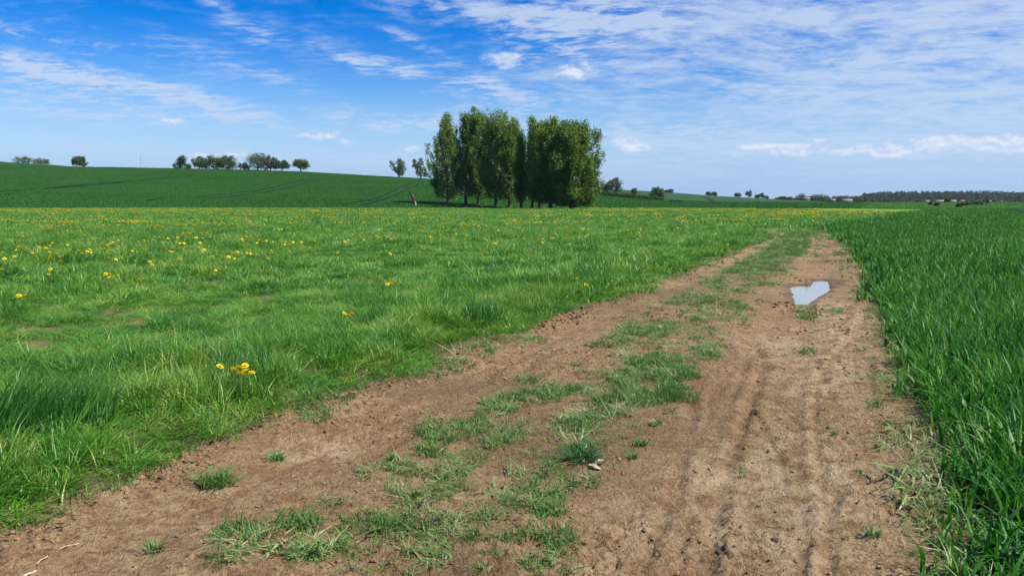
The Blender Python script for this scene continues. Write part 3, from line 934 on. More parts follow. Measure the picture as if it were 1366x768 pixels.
def build_grass():
    near = source('grass_clumps_near', [clump('clump_%d' % k, [(blades(rg(k), 80, 0.075, 0.17, 0.5, 0.0056, 0.9, 0.35, tuft=0.85), 0), (blades(rg(20 + k), 14, 0.17, 0.13, 0.5, 0.0056, 1.2, 0.4, tone=(0.5, 1)), 0)], [M_GRASS]) for k in range(8)])
    mid = source('grass_clumps_mid', [clump('midclump_%d' % k, [(blades(rg(40 + k + 10 * j), 48, 0.16, 0.18, 0.5, 0.0120, 0.9, 0.3, tuft=0.8), 0) if j == 0 else (shift(blades(rg(40 + k + 10 * j), 48, 0.16, 0.12 + 0.035 * j, 0.5, 0.0120, 0.9, 0.3, tuft=0.8), 0.27, j * 2.1 + k), 0) for j in range(4)], [M_GRASS]) for k in range(6)])
    far = source('grass_clumps_far', [clump('farclump_%d' % k, [(blades(rg(60 + k), 260, 1.25, 0.22, 0.5, 0.032, 0.5, 0.22, 2), 0)], [M_GRASS]) for k in range(5)])

    def keep(X, Y, dens=1.0):
        l = np.where(Y > 56, XR(np.maximum(Y, 2.2)), XL(np.maximum(Y, 2.2))) - X + 0.55 * wob(X, Y, 5) + 0.25 * wob(X, Y, 6, 0.3)
        p = smooth(-0.12, 0.12, l)
        p *= 1 - 0.9 * ell(X, Y, BARE_SPOTS)
        return RNG.random(len(X)) < p * dens
    # near
    X, Y = cells(-14, 3, 1.2, 16, 0.135, 1.6, 14)
    k = keep(X, Y); X, Y = X[k], Y[k]
    sh = ell(X, Y, SHORT, 0.6)
    k = RNG.random(len(X)) < 1 - 0.55 * sh * smooth(0.35, 0.6, fbm(X * 2.0, Y * 2.0, 3, 104))
    X, Y, sh = X[k], Y[k], sh[k]
    h = meadow_height(X, Y)
    finish('meadow_grass', X, Y, 0.9 + 0.35 * RNG.random(len(X)), h, near, 0.16)
    # middle
    X, Y = cells(-50, 12, 6, 62, 0.36, 13.0, 52)
    k = keep(X, Y); X, Y = X[k], Y[k]
    finish('meadow_grass', X, Y, 0.9 + 0.3 * RNG.random(len(X)), np.clip(meadow_height(X, Y) * 1.0, 0.25, 1.3), mid, 0.10)
    # far, up to the foot of the hill
    X, Y = cells(-170, 60, 30, 215, 1.25, 48, 230)
    k = keep(X, Y) & (Y < 204 - 0.05 * X); X, Y = X[k], Y[k]
    n = fbm(X * 0.12, Y * 0.12, 3, 103)
    finish('meadow_grass', X, Y, 0.9 + 0.35 * RNG.random(len(X)), np.clip(0.45 + 1.1 * (n - 0.3), 0.35, 1.2), far, 0.06)
build_grass()

def build_wheat():
    def plant(seed, n, radius, h, w, segs):
        r = rg(seed)
        a = blades(r, n, radius, h, 0.30, w, 0.42, 0.16, segs, 0.7, droop=0.8)
        b = blades(r, n // 2, radius, h * 0.72, 0.35, w * 0.9, 0.95, 0.3, segs, 0.7, droop=0.9)
        return [(a, 0), (b, 0)]
    near = source('wheat_near', [clump('wheat_%d' % k, plant(200 + k, 38, 0.20, 0.35, 0.0165, 4), [M_WHEAT]) for k in range(8)])
    mid = source('wheat_mid', [clump('midwheat_%d' % k, plant(220 + k, 90, 0.55, 0.34, 0.029, 3), [M_WHEAT]) for k in range(6)])
    far = source('wheat_far', [clump('farwheat_%d' % k, plant(240 + k, 150, 1.5, 0.38, 0.060, 2), [M_WHEAT]) for k in range(5)])

    def keep(X, Y):
        r = X - XR(np.maximum(Y, 2.2)) + 0.35 * wob(X, Y, 7, 0.6)
        return RNG.random(len(X)) < smooth(0.06, 0.36, r)
    def hmod(X, Y):
        r = X - XR(np.maximum(Y, 2.2))
        return (0.55 + 0.45 * smooth(0.0, 0.9, r)) * (0.85 + 0.35 * fbm(X * 0.7, Y * 0.7, 3, 111))
    X, Y = cells(0.5, 16, 1.0, 20, 0.17, 1.2, 15)
    k = keep(X, Y); X, Y = X[k], Y[k]
    finish('young_wheat', X, Y, 0.9 + 0.25 * RNG.random(len(X)), hmod(X, Y), near, 0.09)
    X, Y = cells(2, 60, 6, 70, 0.50, 14, 55)
    k = keep(X, Y); X, Y = X[k], Y[k]
    finish('young_wheat', X, Y, 0.9 + 0.25 * RNG.random(len(X)), hmod(X, Y), mid, 0.06)
    X, Y = cells(15, 190, 25, 200, 1.5, 50, 210)
    k = keep(X, Y)
    for W, w in LINES[-2:]:
        d, _ = seg_dist(X, Y, [tuple(p) for p in W])
        k &= d > w * 0.5 + 0.9
    X, Y = X[k], Y[k]
    finish('young_wheat', X, Y, 0.9 + 0.25 * RNG.random(len(X)), hmod(X, Y) * (1 - 0.3 * smooth(120, 200, Y)), far, 0.05)
build_wheat()

def build_hill_wheat():
    coll = source('wheat_hill', [clump('hillwheat_%d' % k, [(blades(rg(270 + k), 130, 2.2, 0.26, 0.4, 0.13, 0.45, 0.2, 2), 0)], [M_HILLWHEAT]) for k in range(4)] + [clump('palewheat_%d' % k, [(blades(rg(290 + k), 130, 2.2, 0.24, 0.4, 0.13, 0.45, 0.2, 2, tone=(0.6, 1.0)), 0)], [M_PALEWHEAT]) for k in range(4)])
    X, Y = cells(-520, 460, 190, 680, 2.7, 196, 700, ang=40, rfade=0.02)
    u = 683 + F / CP * X / Y
    k = (Y > 207 - 0.05 * X) & (Y < np.interp(u, *TABY1) + 25)
    X, Y = X[k], Y[k]
    ok = np.ones(len(X), bool)
    for W, w in LINES:
        d, _ = seg_dist(X, Y, [tuple(p) for p in W[::2]] + [tuple(W[-1])])
        ok &= d > w * 0.5 + 1.15
    X, Y = X[ok], Y[ok]
    finish('hill_wheat', X, Y, 0.9 + 0.3 * RNG.random(len(X)), 0.7 + 0.5 * fbm(X * 0.03, Y * 0.03, 3, 115), coll, 0.04, idx=np.where(683 + F / CP * X / Y + 12 * (RNG.random(len(X)) - 0.5) > 1150, 4, 0) + RNG.integers(0, 4, len(X)))
build_hill_wheat()

# ------------------------------------------------------------------ what grows and lies on the track
# centre and half size in photograph pixels, density, paleness
PATCHES = [(601, 568, 42, 13, 1.0, .15), (573, 593, 18, 14, .9, .1), (665, 534, 24, 11, .9, .5), (718, 523, 45, 9, .8, .2), (757, 514, 26, 8, .6, .4), (669, 581, 24, 14, .7, .3), (650, 553, 20, 8, .6, .8),
           (541, 626, 28, 12, .6, .5), (605, 630, 22, 22, .7, .6), (567, 655, 38, 16, .7, .8), (560, 700, 75, 20, .8, .9), (480, 706, 30, 10, .6, .9), (620, 722, 40, 16, .6, .7), (680, 662, 26, 14, .6, .9),
           (732, 671, 22, 18, 1.0, 0), (672, 722, 22, 12, .8, .2), (737, 718, 28, 12, 1.0, 0), (421, 739, 46, 16, .9, .4), (395, 697, 18, 20, .9, .1), (440, 668, 11, 9, .6, .6), (436, 645, 12, 6, .5, .4), (496, 634, 10, 7, .7, .3),
           (732, 626, 16, 9, .6, .7), (766, 645, 18, 9, .6, .6), (762, 566, 22, 10, .6, .7), (768, 590, 18, 12, .6, .6), (710, 502, 14, 7, .6, .6), (835, 529, 32, 12, 1.0, .1), (895, 533, 24, 13, 1.1, 0), (895, 506, 30, 13, 1.0, .1), (831, 502, 22, 12, .9, .4),
           (880, 485, 40, 14, 1.0, .2), (805, 551, 30, 12, .7, .7), (771, 566, 22, 10, .7, .6), (728, 667, 14, 12, .7, .3), (777, 697, 16, 8, .4, .6), (722, 757, 26, 14, .7, .4), (310, 748, 30, 16, .9, .5), (330, 712, 28, 12, .9, .1), (360, 728, 20, 12, .7, .2),
           (420, 532, 42, 22, .45, .7), (610, 485, 20, 8, .5, .5), (640, 462, 22, 8, .5, .4), (1168, 540, 10, 6, .6, .5), (1195, 585, 18, 20, .35, .9), (1215, 640, 18, 30, .35, .9), (470, 757, 24, 10, .4, .7), (585, 740, 50, 14, .4, .9), (640, 600, 14, 7, .5, .6),
           (700, 640, 22, 12, .35, .8), (655, 690, 26, 12, .5, .9), (940, 470, 22, 9, .6, .5), (820, 455, 26, 8, .5, .6), (860, 440, 36, 9, .7, .7), (1075, 465, 12, 5, .5, .5), (1115, 415, 10, 3, .5, .3), (1078, 417, 16, 4, .5, .3), (700, 450, 30, 6, .3, .5)]

def build_track_growth():
    green = [clump('a_track_green_%d' % k, [(blades(rg(300 + k), 34, 0.065, 0.046, 0.5, 0.0048, 1.4, 0.5, 3, tuft=0.6, tone=(0, 0.75)), 0)], [M_TRODDEN]) for k in range(4)]
    palec = [clump('b_track_pale_%d' % k, [(blades(rg(320 + k), 30, 0.065, 0.042, 0.5, 0.0060, 2.4, 0.9, 3, tone=(0.45, 1.0), droop=0.36), 0)], [M_TRODDEN]) for k in range(4)]
    coll = source('track_clumps', green + palec)
    PX = []; PY = []; PAL = []; HS = []
    for (px, py, rw, rh, de, pa) in PATCHES:
        x0, y0 = ground_at(px - rw, py + rh); x1, y1 = ground_at(px + rw, py - rh)
        area = abs((ground_at(px + rw, py)[0] - ground_at(px - rw, py)[0]) * (y1 - y0)) * 0.78
        n = int(area * 330 * de)
        a = RNG.random(n * 2) * 6.283; r = np.sqrt(RNG.random(n * 2)) * 1.15
        qx = px + rw * r * np.cos(a); qy = py + rh * r * np.sin(a)
        X, Y = ground_at(qx, qy)
        nn = 0.5 * fbm(X * 4.5, Y * 4.5, 3, 130) + 0.5 * fbm(X * 11, Y * 11, 2, 131)
        k = nn * 1.4 + 0.24 * (1 - r) > 0.67
        X, Y = X[k][:n], Y[k][:n]
        PX.append(X); PY.append(Y); PAL.append(np.full(len(X), pa)); HS.append(np.full(len(X), 1.0 + 0.5 * (pa < 0.15)))
    X = np.concatenate(PX); Y = np.concatenate(PY); pa = np.concatenate(PAL); hs = np.concatenate(HS)
    idx = np.where(RNG.random(len(X)) < pa * 0.75, 4 + RNG.integers(0, 4, len(X)), RNG.integers(0, 4, len(X)))
    finish('track_grass', X, Y, 0.7 + 0.7 * RNG.random(len(X)), hs * (0.38 + 0.42 * RNG.random(len(X))), coll, 0.3, 0.0, True, idx)
    # the strip further off, and weeds along both edges
    X, Y = cells(-4, 30, 2.5, 60, 0.13, 2.8, 58, rfade=0.0)
    s = cross(X, Y)
    m = strip_mask(X, Y) * np.interp(Y, [2.5, 5.5, 8, 11, 14, 30, 50], [0.85, 0.85, 0.9, 0.95, 1.0, 1.1, 1.4]) * (0.10 + 0.90 * smooth(0.40, 0.60, fbm(X * 2.6, Y * 2.2, 4, 140)))
    m = np.maximum(m, 0.9 * smooth(30, 52, Y) * smooth(0.42, 0.6, fbm(X * 0.9, Y * 0.6, 3, 141)))
    edgew = np.exp(-((X - XL(Y)) / 0.22) ** 2) * 0.9 + np.exp(-((X - XR(Y)) / 0.22) ** 2) * 0.8
    m = np.maximum(m, edgew * smooth(0.42, 0.6, fbm(X * 2.5, Y * 2.5, 3, 142)) * smooth(5.0, 7.5, Y))
    m = np.maximum(m, 0.10 * smooth(10, 15, Y) * smooth(0.46, 0.6, fbm(X * 1.6, Y * 1.1, 3, 144)))
    m *= (s > -0.12) & (s < 1.1) & (pool_sd(X, Y) > 0.10)
    k = RNG.random(len(X)) < m
    X, Y = X[k], Y[k]
    pl = fbm(X * 0.8, Y * 0.8, 2, 143)
    idx = np.where(RNG.random(len(X)) < smooth(0.35, 0.7, pl) * np.interp(Y, [8, 30, 50], [0.8, 0.4, 0.15]), 4 + RNG.integers(0, 4, len(X)), RNG.integers(0, 4, len(X)))
    g = np.interp(Y, [3, 6, 12, 25, 50], [0.65, 0.9, 1.35, 1.9, 2.4])
    finish('track_grass', X, Y, g * (0.7 + 0.6 * RNG.random(len(X))), 0.36 + 0.4 * RNG.random(len(X)), coll, 0.25, 0.0, True, idx)
    # pale bent leaves along the wheat edge
    X, Y = cells(0.5, 4.5, 2.2, 12, 0.10, 2.3, 11, rfade=0)
    dr = X - XR(Y)
    k = RNG.random(len(X)) < 0.35 * np.exp(-((dr - 0.12) / 0.14) ** 2)
    X, Y = X[k], Y[k]
    finish('track_grass', X, Y, 1.0 + 1.1 * RNG.random(len(X)), 0.9 + 0.9 * RNG.random(len(X)), coll, 0.35, 0.0, True, 4 + RNG.integers(0, 4, len(X)))
    # near edges, small weeds
    X, Y = cells(-5, 4, 2.2, 8, 0.07, 2.4, 8, rfade=0)
    dl = X - XL(Y); dr = X - XR(Y)
    m = 0.35 * np.exp(-((dl - 0.02) / 0.14) ** 2) + 0.30 * np.exp(-((dr + 0.05) / 0.14) ** 2)
    m *= smooth(0.40, 0.62, fbm(X * 3.5, Y * 3.5, 3, 150))
    k = RNG.random(len(X)) < m
    X, Y = X[k], Y[k]
    idx = np.where(X < 0, RNG.integers(0, 6, len(X)), RNG.integers(2, 8, len(X)))
    finish('track_grass', X, Y, 0.6 + 0.7 * RNG.random(len(X)), 0.7 + 0.6 * RNG.random(len(X)), coll, 0.3, 0.0, True, idx)
build_track_growth()

def lump(name, seed, mat, sub=2):
    bm = bmesh.new()
    bmesh.ops.create_icosphere(bm, subdivisions=sub, radius=0.5)
    r = random.Random(seed)
    ph = [r.uniform(0, 6) for _ in range(6)]
    for v in bm.verts:
        c = v.co
        k = 1 + 0.22 * math.sin(5 * c.x + ph[0]) * math.cos(4 * c.y + ph[1]) + 0.18 * math.sin(9 * c.z + ph[2] + 3 * c.x) + r.uniform(-0.12, 0.12)
        v.co = c * k
        v.co.z *= 0.62
    me = bpy.data.meshes.new(name); bm.to_mesh(me); bm.free()
    me.materials.append(mat)
    return bpy.data.objects.new(name, me)

def build_litter():
    coll = source('clod_shapes', [lump('clod_%d' % k, 400 + k, M_CLOD, 1) for k in range(5)] + [lump('clod_dark_%d' % k, 410 + k, M_DARKCLOD, 1) for k in range(1)])
    X1, Y1 = cells(-6, 6, 2.2, 16, 0.034, 2.2, 13, rfade=0)
    X2, Y2_ = cells(-3, 18, 9, 42, 0.10, 11.5, 40, rfade=0)
    X = np.concatenate([X1, X2]); Y = np.concatenate([Y1, Y2_])
    s = cross(X, Y)
    n = fbm(X * 1.4, Y * 1.4, 3, 160)
    bank = np.exp(-((X - XL(Y) - 0.2) / 0.22) ** 2)
    m = (0.09 + 0.45 * smooth(0.50, 0.72, n) + 0.8 * bank * smooth(0.35, 0.55, n)) * ((s > 0.0) & (s < 1.0)) * smooth(0.02, 0.1, pool_sd(X, Y)) * np.interp(Y, [2, 6, 12, 13, 40], [1.0, 0.7, 0.5, 0.7, 0.7])
    k = RNG.random(len(X)) < m
    X, Y = X[k], Y[k]
    b = np.exp(-((X - XL(Y) - 0.2) / 0.22) ** 2)
    sz = (0.008 + 0.022 * RNG.random(len(X)) ** 2.5 + 0.018 * b * RNG.random(len(X))) * np.interp(Y, [2, 6, 13, 40], [1, 1.25, 2.2, 4.0]) * (1 + 0.8 * smooth(1.0, 0.1, pool_sd(X, Y)))
    finish('earth_clods', X, Y, sz, 0.55 + 0.4 * RNG.random(len(X)), coll, 0.4, 0.0)
    straw = source('straw_shapes', [clump('straw_%d' % k, [(blades(rg(430 + k), 2, 0.02, 0.055, 0.5, 0.0024, 6.0, 1.5, 3, 0.2, droop=0.2), 0)], [M_STRAW]) for k in range(6)])
    X, Y = cells(-6, 6, 2.2, 14, 0.055, 2.2, 12, rfade=0)
    s = cross(X, Y)
    n = fbm(X * 1.1, Y * 1.1, 3, 170)
    m = (0.05 + 0.40 * smooth(0.52, 0.75, n) + 0.55 * np.exp(-((X - XR(Y) + 0.12) / 0.22) ** 2)) * ((s > 0.02) & (s < 1.06)) * (pool_sd(X, Y) > 0.05)
    k = RNG.random(len(X)) < m
    X, Y = X[k], Y[k]
    finish('straw_litter', X, Y, 0.3 + 0.6 * RNG.random(len(X)), 0.22 + 0.2 * RNG.random(len(X)), straw, 0.2, 0.004)
build_litter()

# single tufts on the track, each a thing
def tuft(px, py, label, wpx, hgt, n, tone, width=0.006, mat=None, bend=0.9, seed=0):
    X, Y = map(float, ground_at(px, py))
    rad = wpx / F * math.hypot(Y, CAM_H) / 2
    v, f, t = blades(rg(500 + seed), n, rad * 0.55, hgt, 0.45, width, bend * 1.3, 0.4, 4, tuft=0.75, tone=tone)
    me = mesh_np('grass_tuft', v, [f], [mat or M_TRODDEN], dict(tone=t), smooth_shade=True)
    o = obj('grass_tuft', me)
    o.location = (X, Y, h1(X, Y, True))
    tag(o, label, 'grass tuft', 'single grass tufts on the dirt track')

for k, a in enumerate([
    (775, 611, 'dark spiky grass tuft with splayed blades beside the pale dead leaf on the track', 62, 0.12, 150, (0.0, 0.35), 0.007, M_TALL, 1.5),
    (290, 640, 'broad green grass tuft alone on the bare earth near the left meadow edge', 70, 0.10, 190, (0.0, 0.6)),
    (369, 606, 'small grass tuft just right of the broad tuft by the left meadow edge', 30, 0.06, 60, (0.1, 0.7)),
    (206, 728, 'tiny grass tuft on bare earth nearest the bottom left corner', 34, 0.05, 70, (0.1, 0.7)),
    (854, 590, 'small dark green tuft on bare earth right of the spiky tuft with the dead leaf', 26, 0.05, 60, (0.0, 0.5)),
    (876, 561, 'bright green little tuft below the dense grass patch at mid track', 24, 0.05, 60, (0.0, 0.4)),
    (844, 609, 'smallest green tuft just under another small dark tuft at mid track', 18, 0.04, 40, (0.0, 0.5)),
    (525, 611, 'small yellow green tuft left of the grass strip on the left wheel rut', 26, 0.05, 50, (0.2, 0.7)),
    (1166, 541, 'flattened tuft on bare earth close to the wheat edge', 34, 0.05, 70, (0.2, 0.8)),
    (1112, 577, 'little tuft lying in the right rut beside the long tyre line', 22, 0.025, 40, (0.2, 0.8)),
    (1165, 714, 'pale half dry tuft low on the right rut near the wheat', 26, 0.05, 40, (0.4, 1.0)),
    (990, 626, 'pale sprig of grass alone in the middle of the right rut', 20, 0.03, 16, (0.4, 1.0)),
    (768, 484, 'loose tuft on the ridge between ruts left of the dense grass patch', 36, 0.06, 60, (0.3, 0.9)),
]):
    tuft(*a[:7], *(a[7:] if len(a) > 7 else ()), seed=k)

# tall blue-green tussocks leaning at the left edge of the picture
def tussock(px, py, label, seed, h, n, lean):
    X, Y = map(float, ground_at(px, py))
    r = rg(540 + seed)
    v, f, t = blades(r, n, 0.26, h, 0.4, 0.0085, 0.35, 0.12, 5)
    v[:, 0] += lean * v[:, 2] ** 1.4
    me = mesh_np('tall_grass', v, [f], [M_TALL], dict(tone=t), smooth_shade=True)
    o = obj('tall_grass', me)
    o.location = (X, Y, h1(X, Y))
    tag(o, kind='stuff')
tussock(18, 612, 'tall blue green tussock leaning right at the left picture edge', 1, 0.42, 420, 0.6)
tussock(95, 590, 'second tall tussock right of the leaning blue green one', 2, 0.36, 260, 0.4)
tussock(320, 520, 'dark tussock standing right under the nearest dandelion cluster', 3, 0.28, 240, 0.1)
tussock(640, 440, 'tall tussock at the meadow edge above the left wheel rut', 4, 0.30, 300, 0.15)

def dead_leaf():
    X, Y = map(float, ground_at(792, 622))
    o = empty('dead_leaf', (X, Y, h1(X, Y, True) + 0.004), 0.2)
    tag(o, 'curled pale dead leaf lying against the dark spiky tuft', 'leaf')
    def lobe(L, W, curl, rot, off):
        n = 7
        V = []
        for i in range(n + 1):
            t = i / n
            w = W * math.sin(math.pi * min(1, t * 0.93 + 0.05)) ** 0.7
            z = 0.006 + curl * math.sin(math.pi * t) * 0.5
            for s in (-1, -0.4, 0.4, 1):
                V.append((L * (t - 0.5), s * w + 0.006 * math.sin(7 * t), z + 0.35 * W * abs(s) ** 2 + 0.003 * math.sin(9 * t + s * 4)))
        R = Matrix.Rotation(rot, 3, 'Z')
        V = [tuple(R @ Vector(p) + Vector(off)) for p in V]
        Fq = [(i * 4 + j, i * 4 + j + 1, i * 4 + j + 5, i * 4 + j + 4) for i in range(n) for j in range(3)]
        return V, Fq
    for (L, W, c, r, off) in ((0.12, 0.022, 0.02, math.radians(-62), (0, 0, 0)), (0.08, 0.017, 0.03, math.radians(25), (0.065, 0.045, 0.01)), (0.07, 0.012, 0.01, math.radians(-70), (-0.035, 0.11, 0.01))):
        V, Fq = lobe(L, W, c, r, off)
        me = mesh_np('leaf_lobe', V, [np.array(Fq)], [M_DEADLEAF], smooth_shade=True)
        obj('leaf_lobe', me, o)
dead_leaf()

def straw_stalk(p, q, label, w=0.0028):
    (x0, y0), (x1, y1) = ground_at(*p), ground_at(*q)
    n = 9
    V = []; Fq = []
    for i in range(n):
        t = i / (n - 1)
        x = x0 + (x1 - x0) * t; y = y0 + (y1 - y0) * t + 0.004 * math.sin(3 * t + x0)
        z = (h1(x0, y0, True) * (1 - t) + h1(x1, y1, True) * t) + 0.008 + 0.004 * math.sin(5 * t)
        for k in range(5):
            a = k * 2 * math.pi / 5
            V.append((x + w * math.cos(a), y + w * math.cos(a) * 0.3, z + w * math.sin(a)))
    for i in range(n - 1):
        for k in range(5):
            Fq.append((i * 5 + k, i * 5 + (k + 1) % 5, i * 5 + 5 + (k + 1) % 5, i * 5 + 5 + k))
    me = mesh_np('straw_stalk', V, [np.array(Fq)], [M_STRAWPALE], smooth_shade=True)
    tag(obj('straw_stalk', me), label, 'straw', 'dry stalks on the track')
M_STRAWPALE = plain_mat('bleached_straw', (0.42, 0.35, 0.25), 0.7, 0.2, 40.0)
straw_stalk((28, 766), (46, 754), 'thick bleached stalk lying in the bottom left corner of the track', 0.006)
straw_stalk((50, 748), (63, 740), 'short bleached stalk just above the thick one at bottom left')
straw_stalk((80, 730), (104, 720), 'thin bleached stalk highest of those at bottom left')

def dark_clod(px, py, w, label, seed):
    X, Y = map(float, ground_at(px, py))
    s = w / F * math.hypot(Y, CAM_H)
    o = lump('earth_clod', 600 + seed, M_DARKCLOD, 2)
    COL.objects.link(o)
    o.location = (X, Y, h1(X, Y, True) + 0.1 * s); o.scale = (s, s * 1.2, s * 0.8); o.rotation_euler = (0, 0, seed)
    tag(o, label, 'clod', 'dark clods on the track')
for k, a in enumerate([(1184, 568, 10, 'dark round clod on the right rut close to the wheat'), (929, 711, 11, 'dark clod in the right rut in front of the ragged ruts'), (1034, 713, 9, 'dark clod near the bottom left of the long tyre line'),
                       (959, 722, 10, 'dark lump in the ragged rut nearest the bottom edge'), (930, 688, 10, 'dark clod at the foot of the ragged rut, left side')]):
    dark_clod(*a, seed=k)

# ------------------------------------------------------------------ dandelions
def flower_mesh(name, seed, rad=0.022, rings=3, k0=13):
    r = rg(seed)
    V = []; Fq = []; T = []
    for ring in range(rings):
        n = k0 - 2 * ring
        tilt = [0.10, 0.55, 1.0][ring]
        L = rad * [1.0, 0.85, 0.6][ring]
        for i in range(n):
            a = 2 * math.pi * (i + 0.5 * ring + 0.3 * r.random()) / n
            w = L * 0.27
            d = np.array([math.cos(a) * math.cos(tilt), math.sin(a) * math.cos(tilt), math.sin(tilt)])
            s = np.array([-math.sin(a), math.cos(a), 0])
            z0 = np.array([0, 0, 0.001 * ring])
            b = len(V)
            V += [z0 + d * L * 0.08 - s * w * 0.3, z0 + d * L * 0.08 + s * w * 0.3, z0 + d * L + s * w * 0.9, z0 + d * L - s * w * 0.9]
            Fq.append((b, b + 1, b + 2, b + 3)); tt = [0.75, 0.45, 0.15][ring] + 0.2 * r.random()
            T += [tt] * 4
    return mesh_np(name, np.array(V), [np.array(Fq)], [M_PETAL], dict(tone=np.array(T)))

def stem_mesh(name, h, lean, r0=0.0022):
    V = []; Fq = []
    n = 5
    for i in range(n + 1):
        t = i / n
        for k in range(5):
            a = k * 2 * math.pi / 5
            V.append((lean * t * t + r0 * math.cos(a), r0 * math.sin(a), h * t))
    for i in range(n):
        for k in range(5):
            Fq.append((i * 5 + k, i * 5 + (k + 1) % 5, i * 5 + 5 + (k + 1) % 5, i * 5 + 5 + k))
    return mesh_np(name, V, [np.array(Fq)], [M_STEM], smooth_shade=True)

FLOWERS = [flower_mesh('flower_head', 700 + k) for k in range(4)]
STEMS = [stem_mesh('stem', 1.0, 0.0, 0.0022) for k in range(1)]

def dandelion(px, py, label, group, size=1.0, k=0, parts=True, stand=0.26):
    """px, py is the flower head; the plant stands so that its head, stand metres up, shows there"""
    e = float(e_of(py)); 
    Y = (stand - CAM_H) / e; X = float(u_of(px, py)) * Y
    z0 = h1(X, Y)
    Y = (z0 + stand - CAM_H) / e; X = float(u_of(px, py)) * Y
    z0 = h1(X, Y)
    root = empty('dandelion', (X, Y, z0), k * 1.7)
    tag(root, label, 'dandelion', group)
    h = obj('flower_head', FLOWERS[k % 4], root)
    h.location = (0, 0, stand); h.scale = (size,) * 3
    h.rotation_euler = (0.5 * math.sin(k * 2.1), 0.5 * math.cos(k * 1.3), k)
    if parts:
        s = obj('stem', STEMS[0], root)
        s.scale = (1, 1, stand)
    return root

for k, (px, py, lb) in enumerate([
    (293, 484, 'leftmost dandelion of the nearest cluster of yellow blooms'), (311, 485.5, 'bright dandelion second from the left in the nearest cluster'),
    (319, 482.5, 'half hidden dandelion between two brighter blooms of the nearest cluster'), (326.5, 480.5, 'topmost dandelion of the nearest cluster of yellow blooms'),
    (327.5, 488.5, 'dandelion just below the topmost bloom of the nearest cluster'), (321, 493, 'lowest dandelion of the nearest cluster, over a dark tussock'), (335.5, 493.5, 'rightmost pale dandelion of the nearest cluster')]):
    dandelion(px, py, lb, 'dandelions in the nearest cluster', 1.35, k)
for k, (px, py, lb) in enumerate([
    (459, 413, 'left dandelion of the loose trio above the meadow slope'), (470, 414, 'right dandelion of the loose trio above the meadow slope'), (465, 420, 'lower dandelion of the loose trio above the meadow slope'),
    (25, 391, 'large yellow dandelion near the left picture edge'), (34, 394, 'small dandelion just right of the large one near the left picture edge'),
    (148, 366.5, 'widest yellow dandelion bloom in the left meadow'), (157, 367.5, 'dandelion touching the right side of the widest bloom'), (146, 370.5, 'dandelion just below the widest bloom'), (141, 364.5, 'dandelion at the upper left of the widest bloom'),
    (200, 350, 'upper dandelion of the bright pair in the left meadow'), (206, 357, 'lower dandelion of the bright pair in the left meadow'), (203, 353, 'middle dandelion between the bright pair in the left meadow'),
    (517, 381, 'orange dandelion on the bare patch left of the track bank'), (521, 380, 'second orange dandelion on the bare patch'), (2, 358, 'dandelion at the very left edge of the picture'),
    (838, 337, 'dandelion above the dark grass bank near the track'), (971, 327, 'lone yellow dandelion beside the track in the distance'), (782, 376, 'lower of two dandelions in the grass right of centre'), (769, 369, 'upper of two dandelions in the grass right of centre')]):
    dandelion(px, py, lb, 'scattered dandelions in the near meadow', 1.7 if py < 400 else 1.3, k)

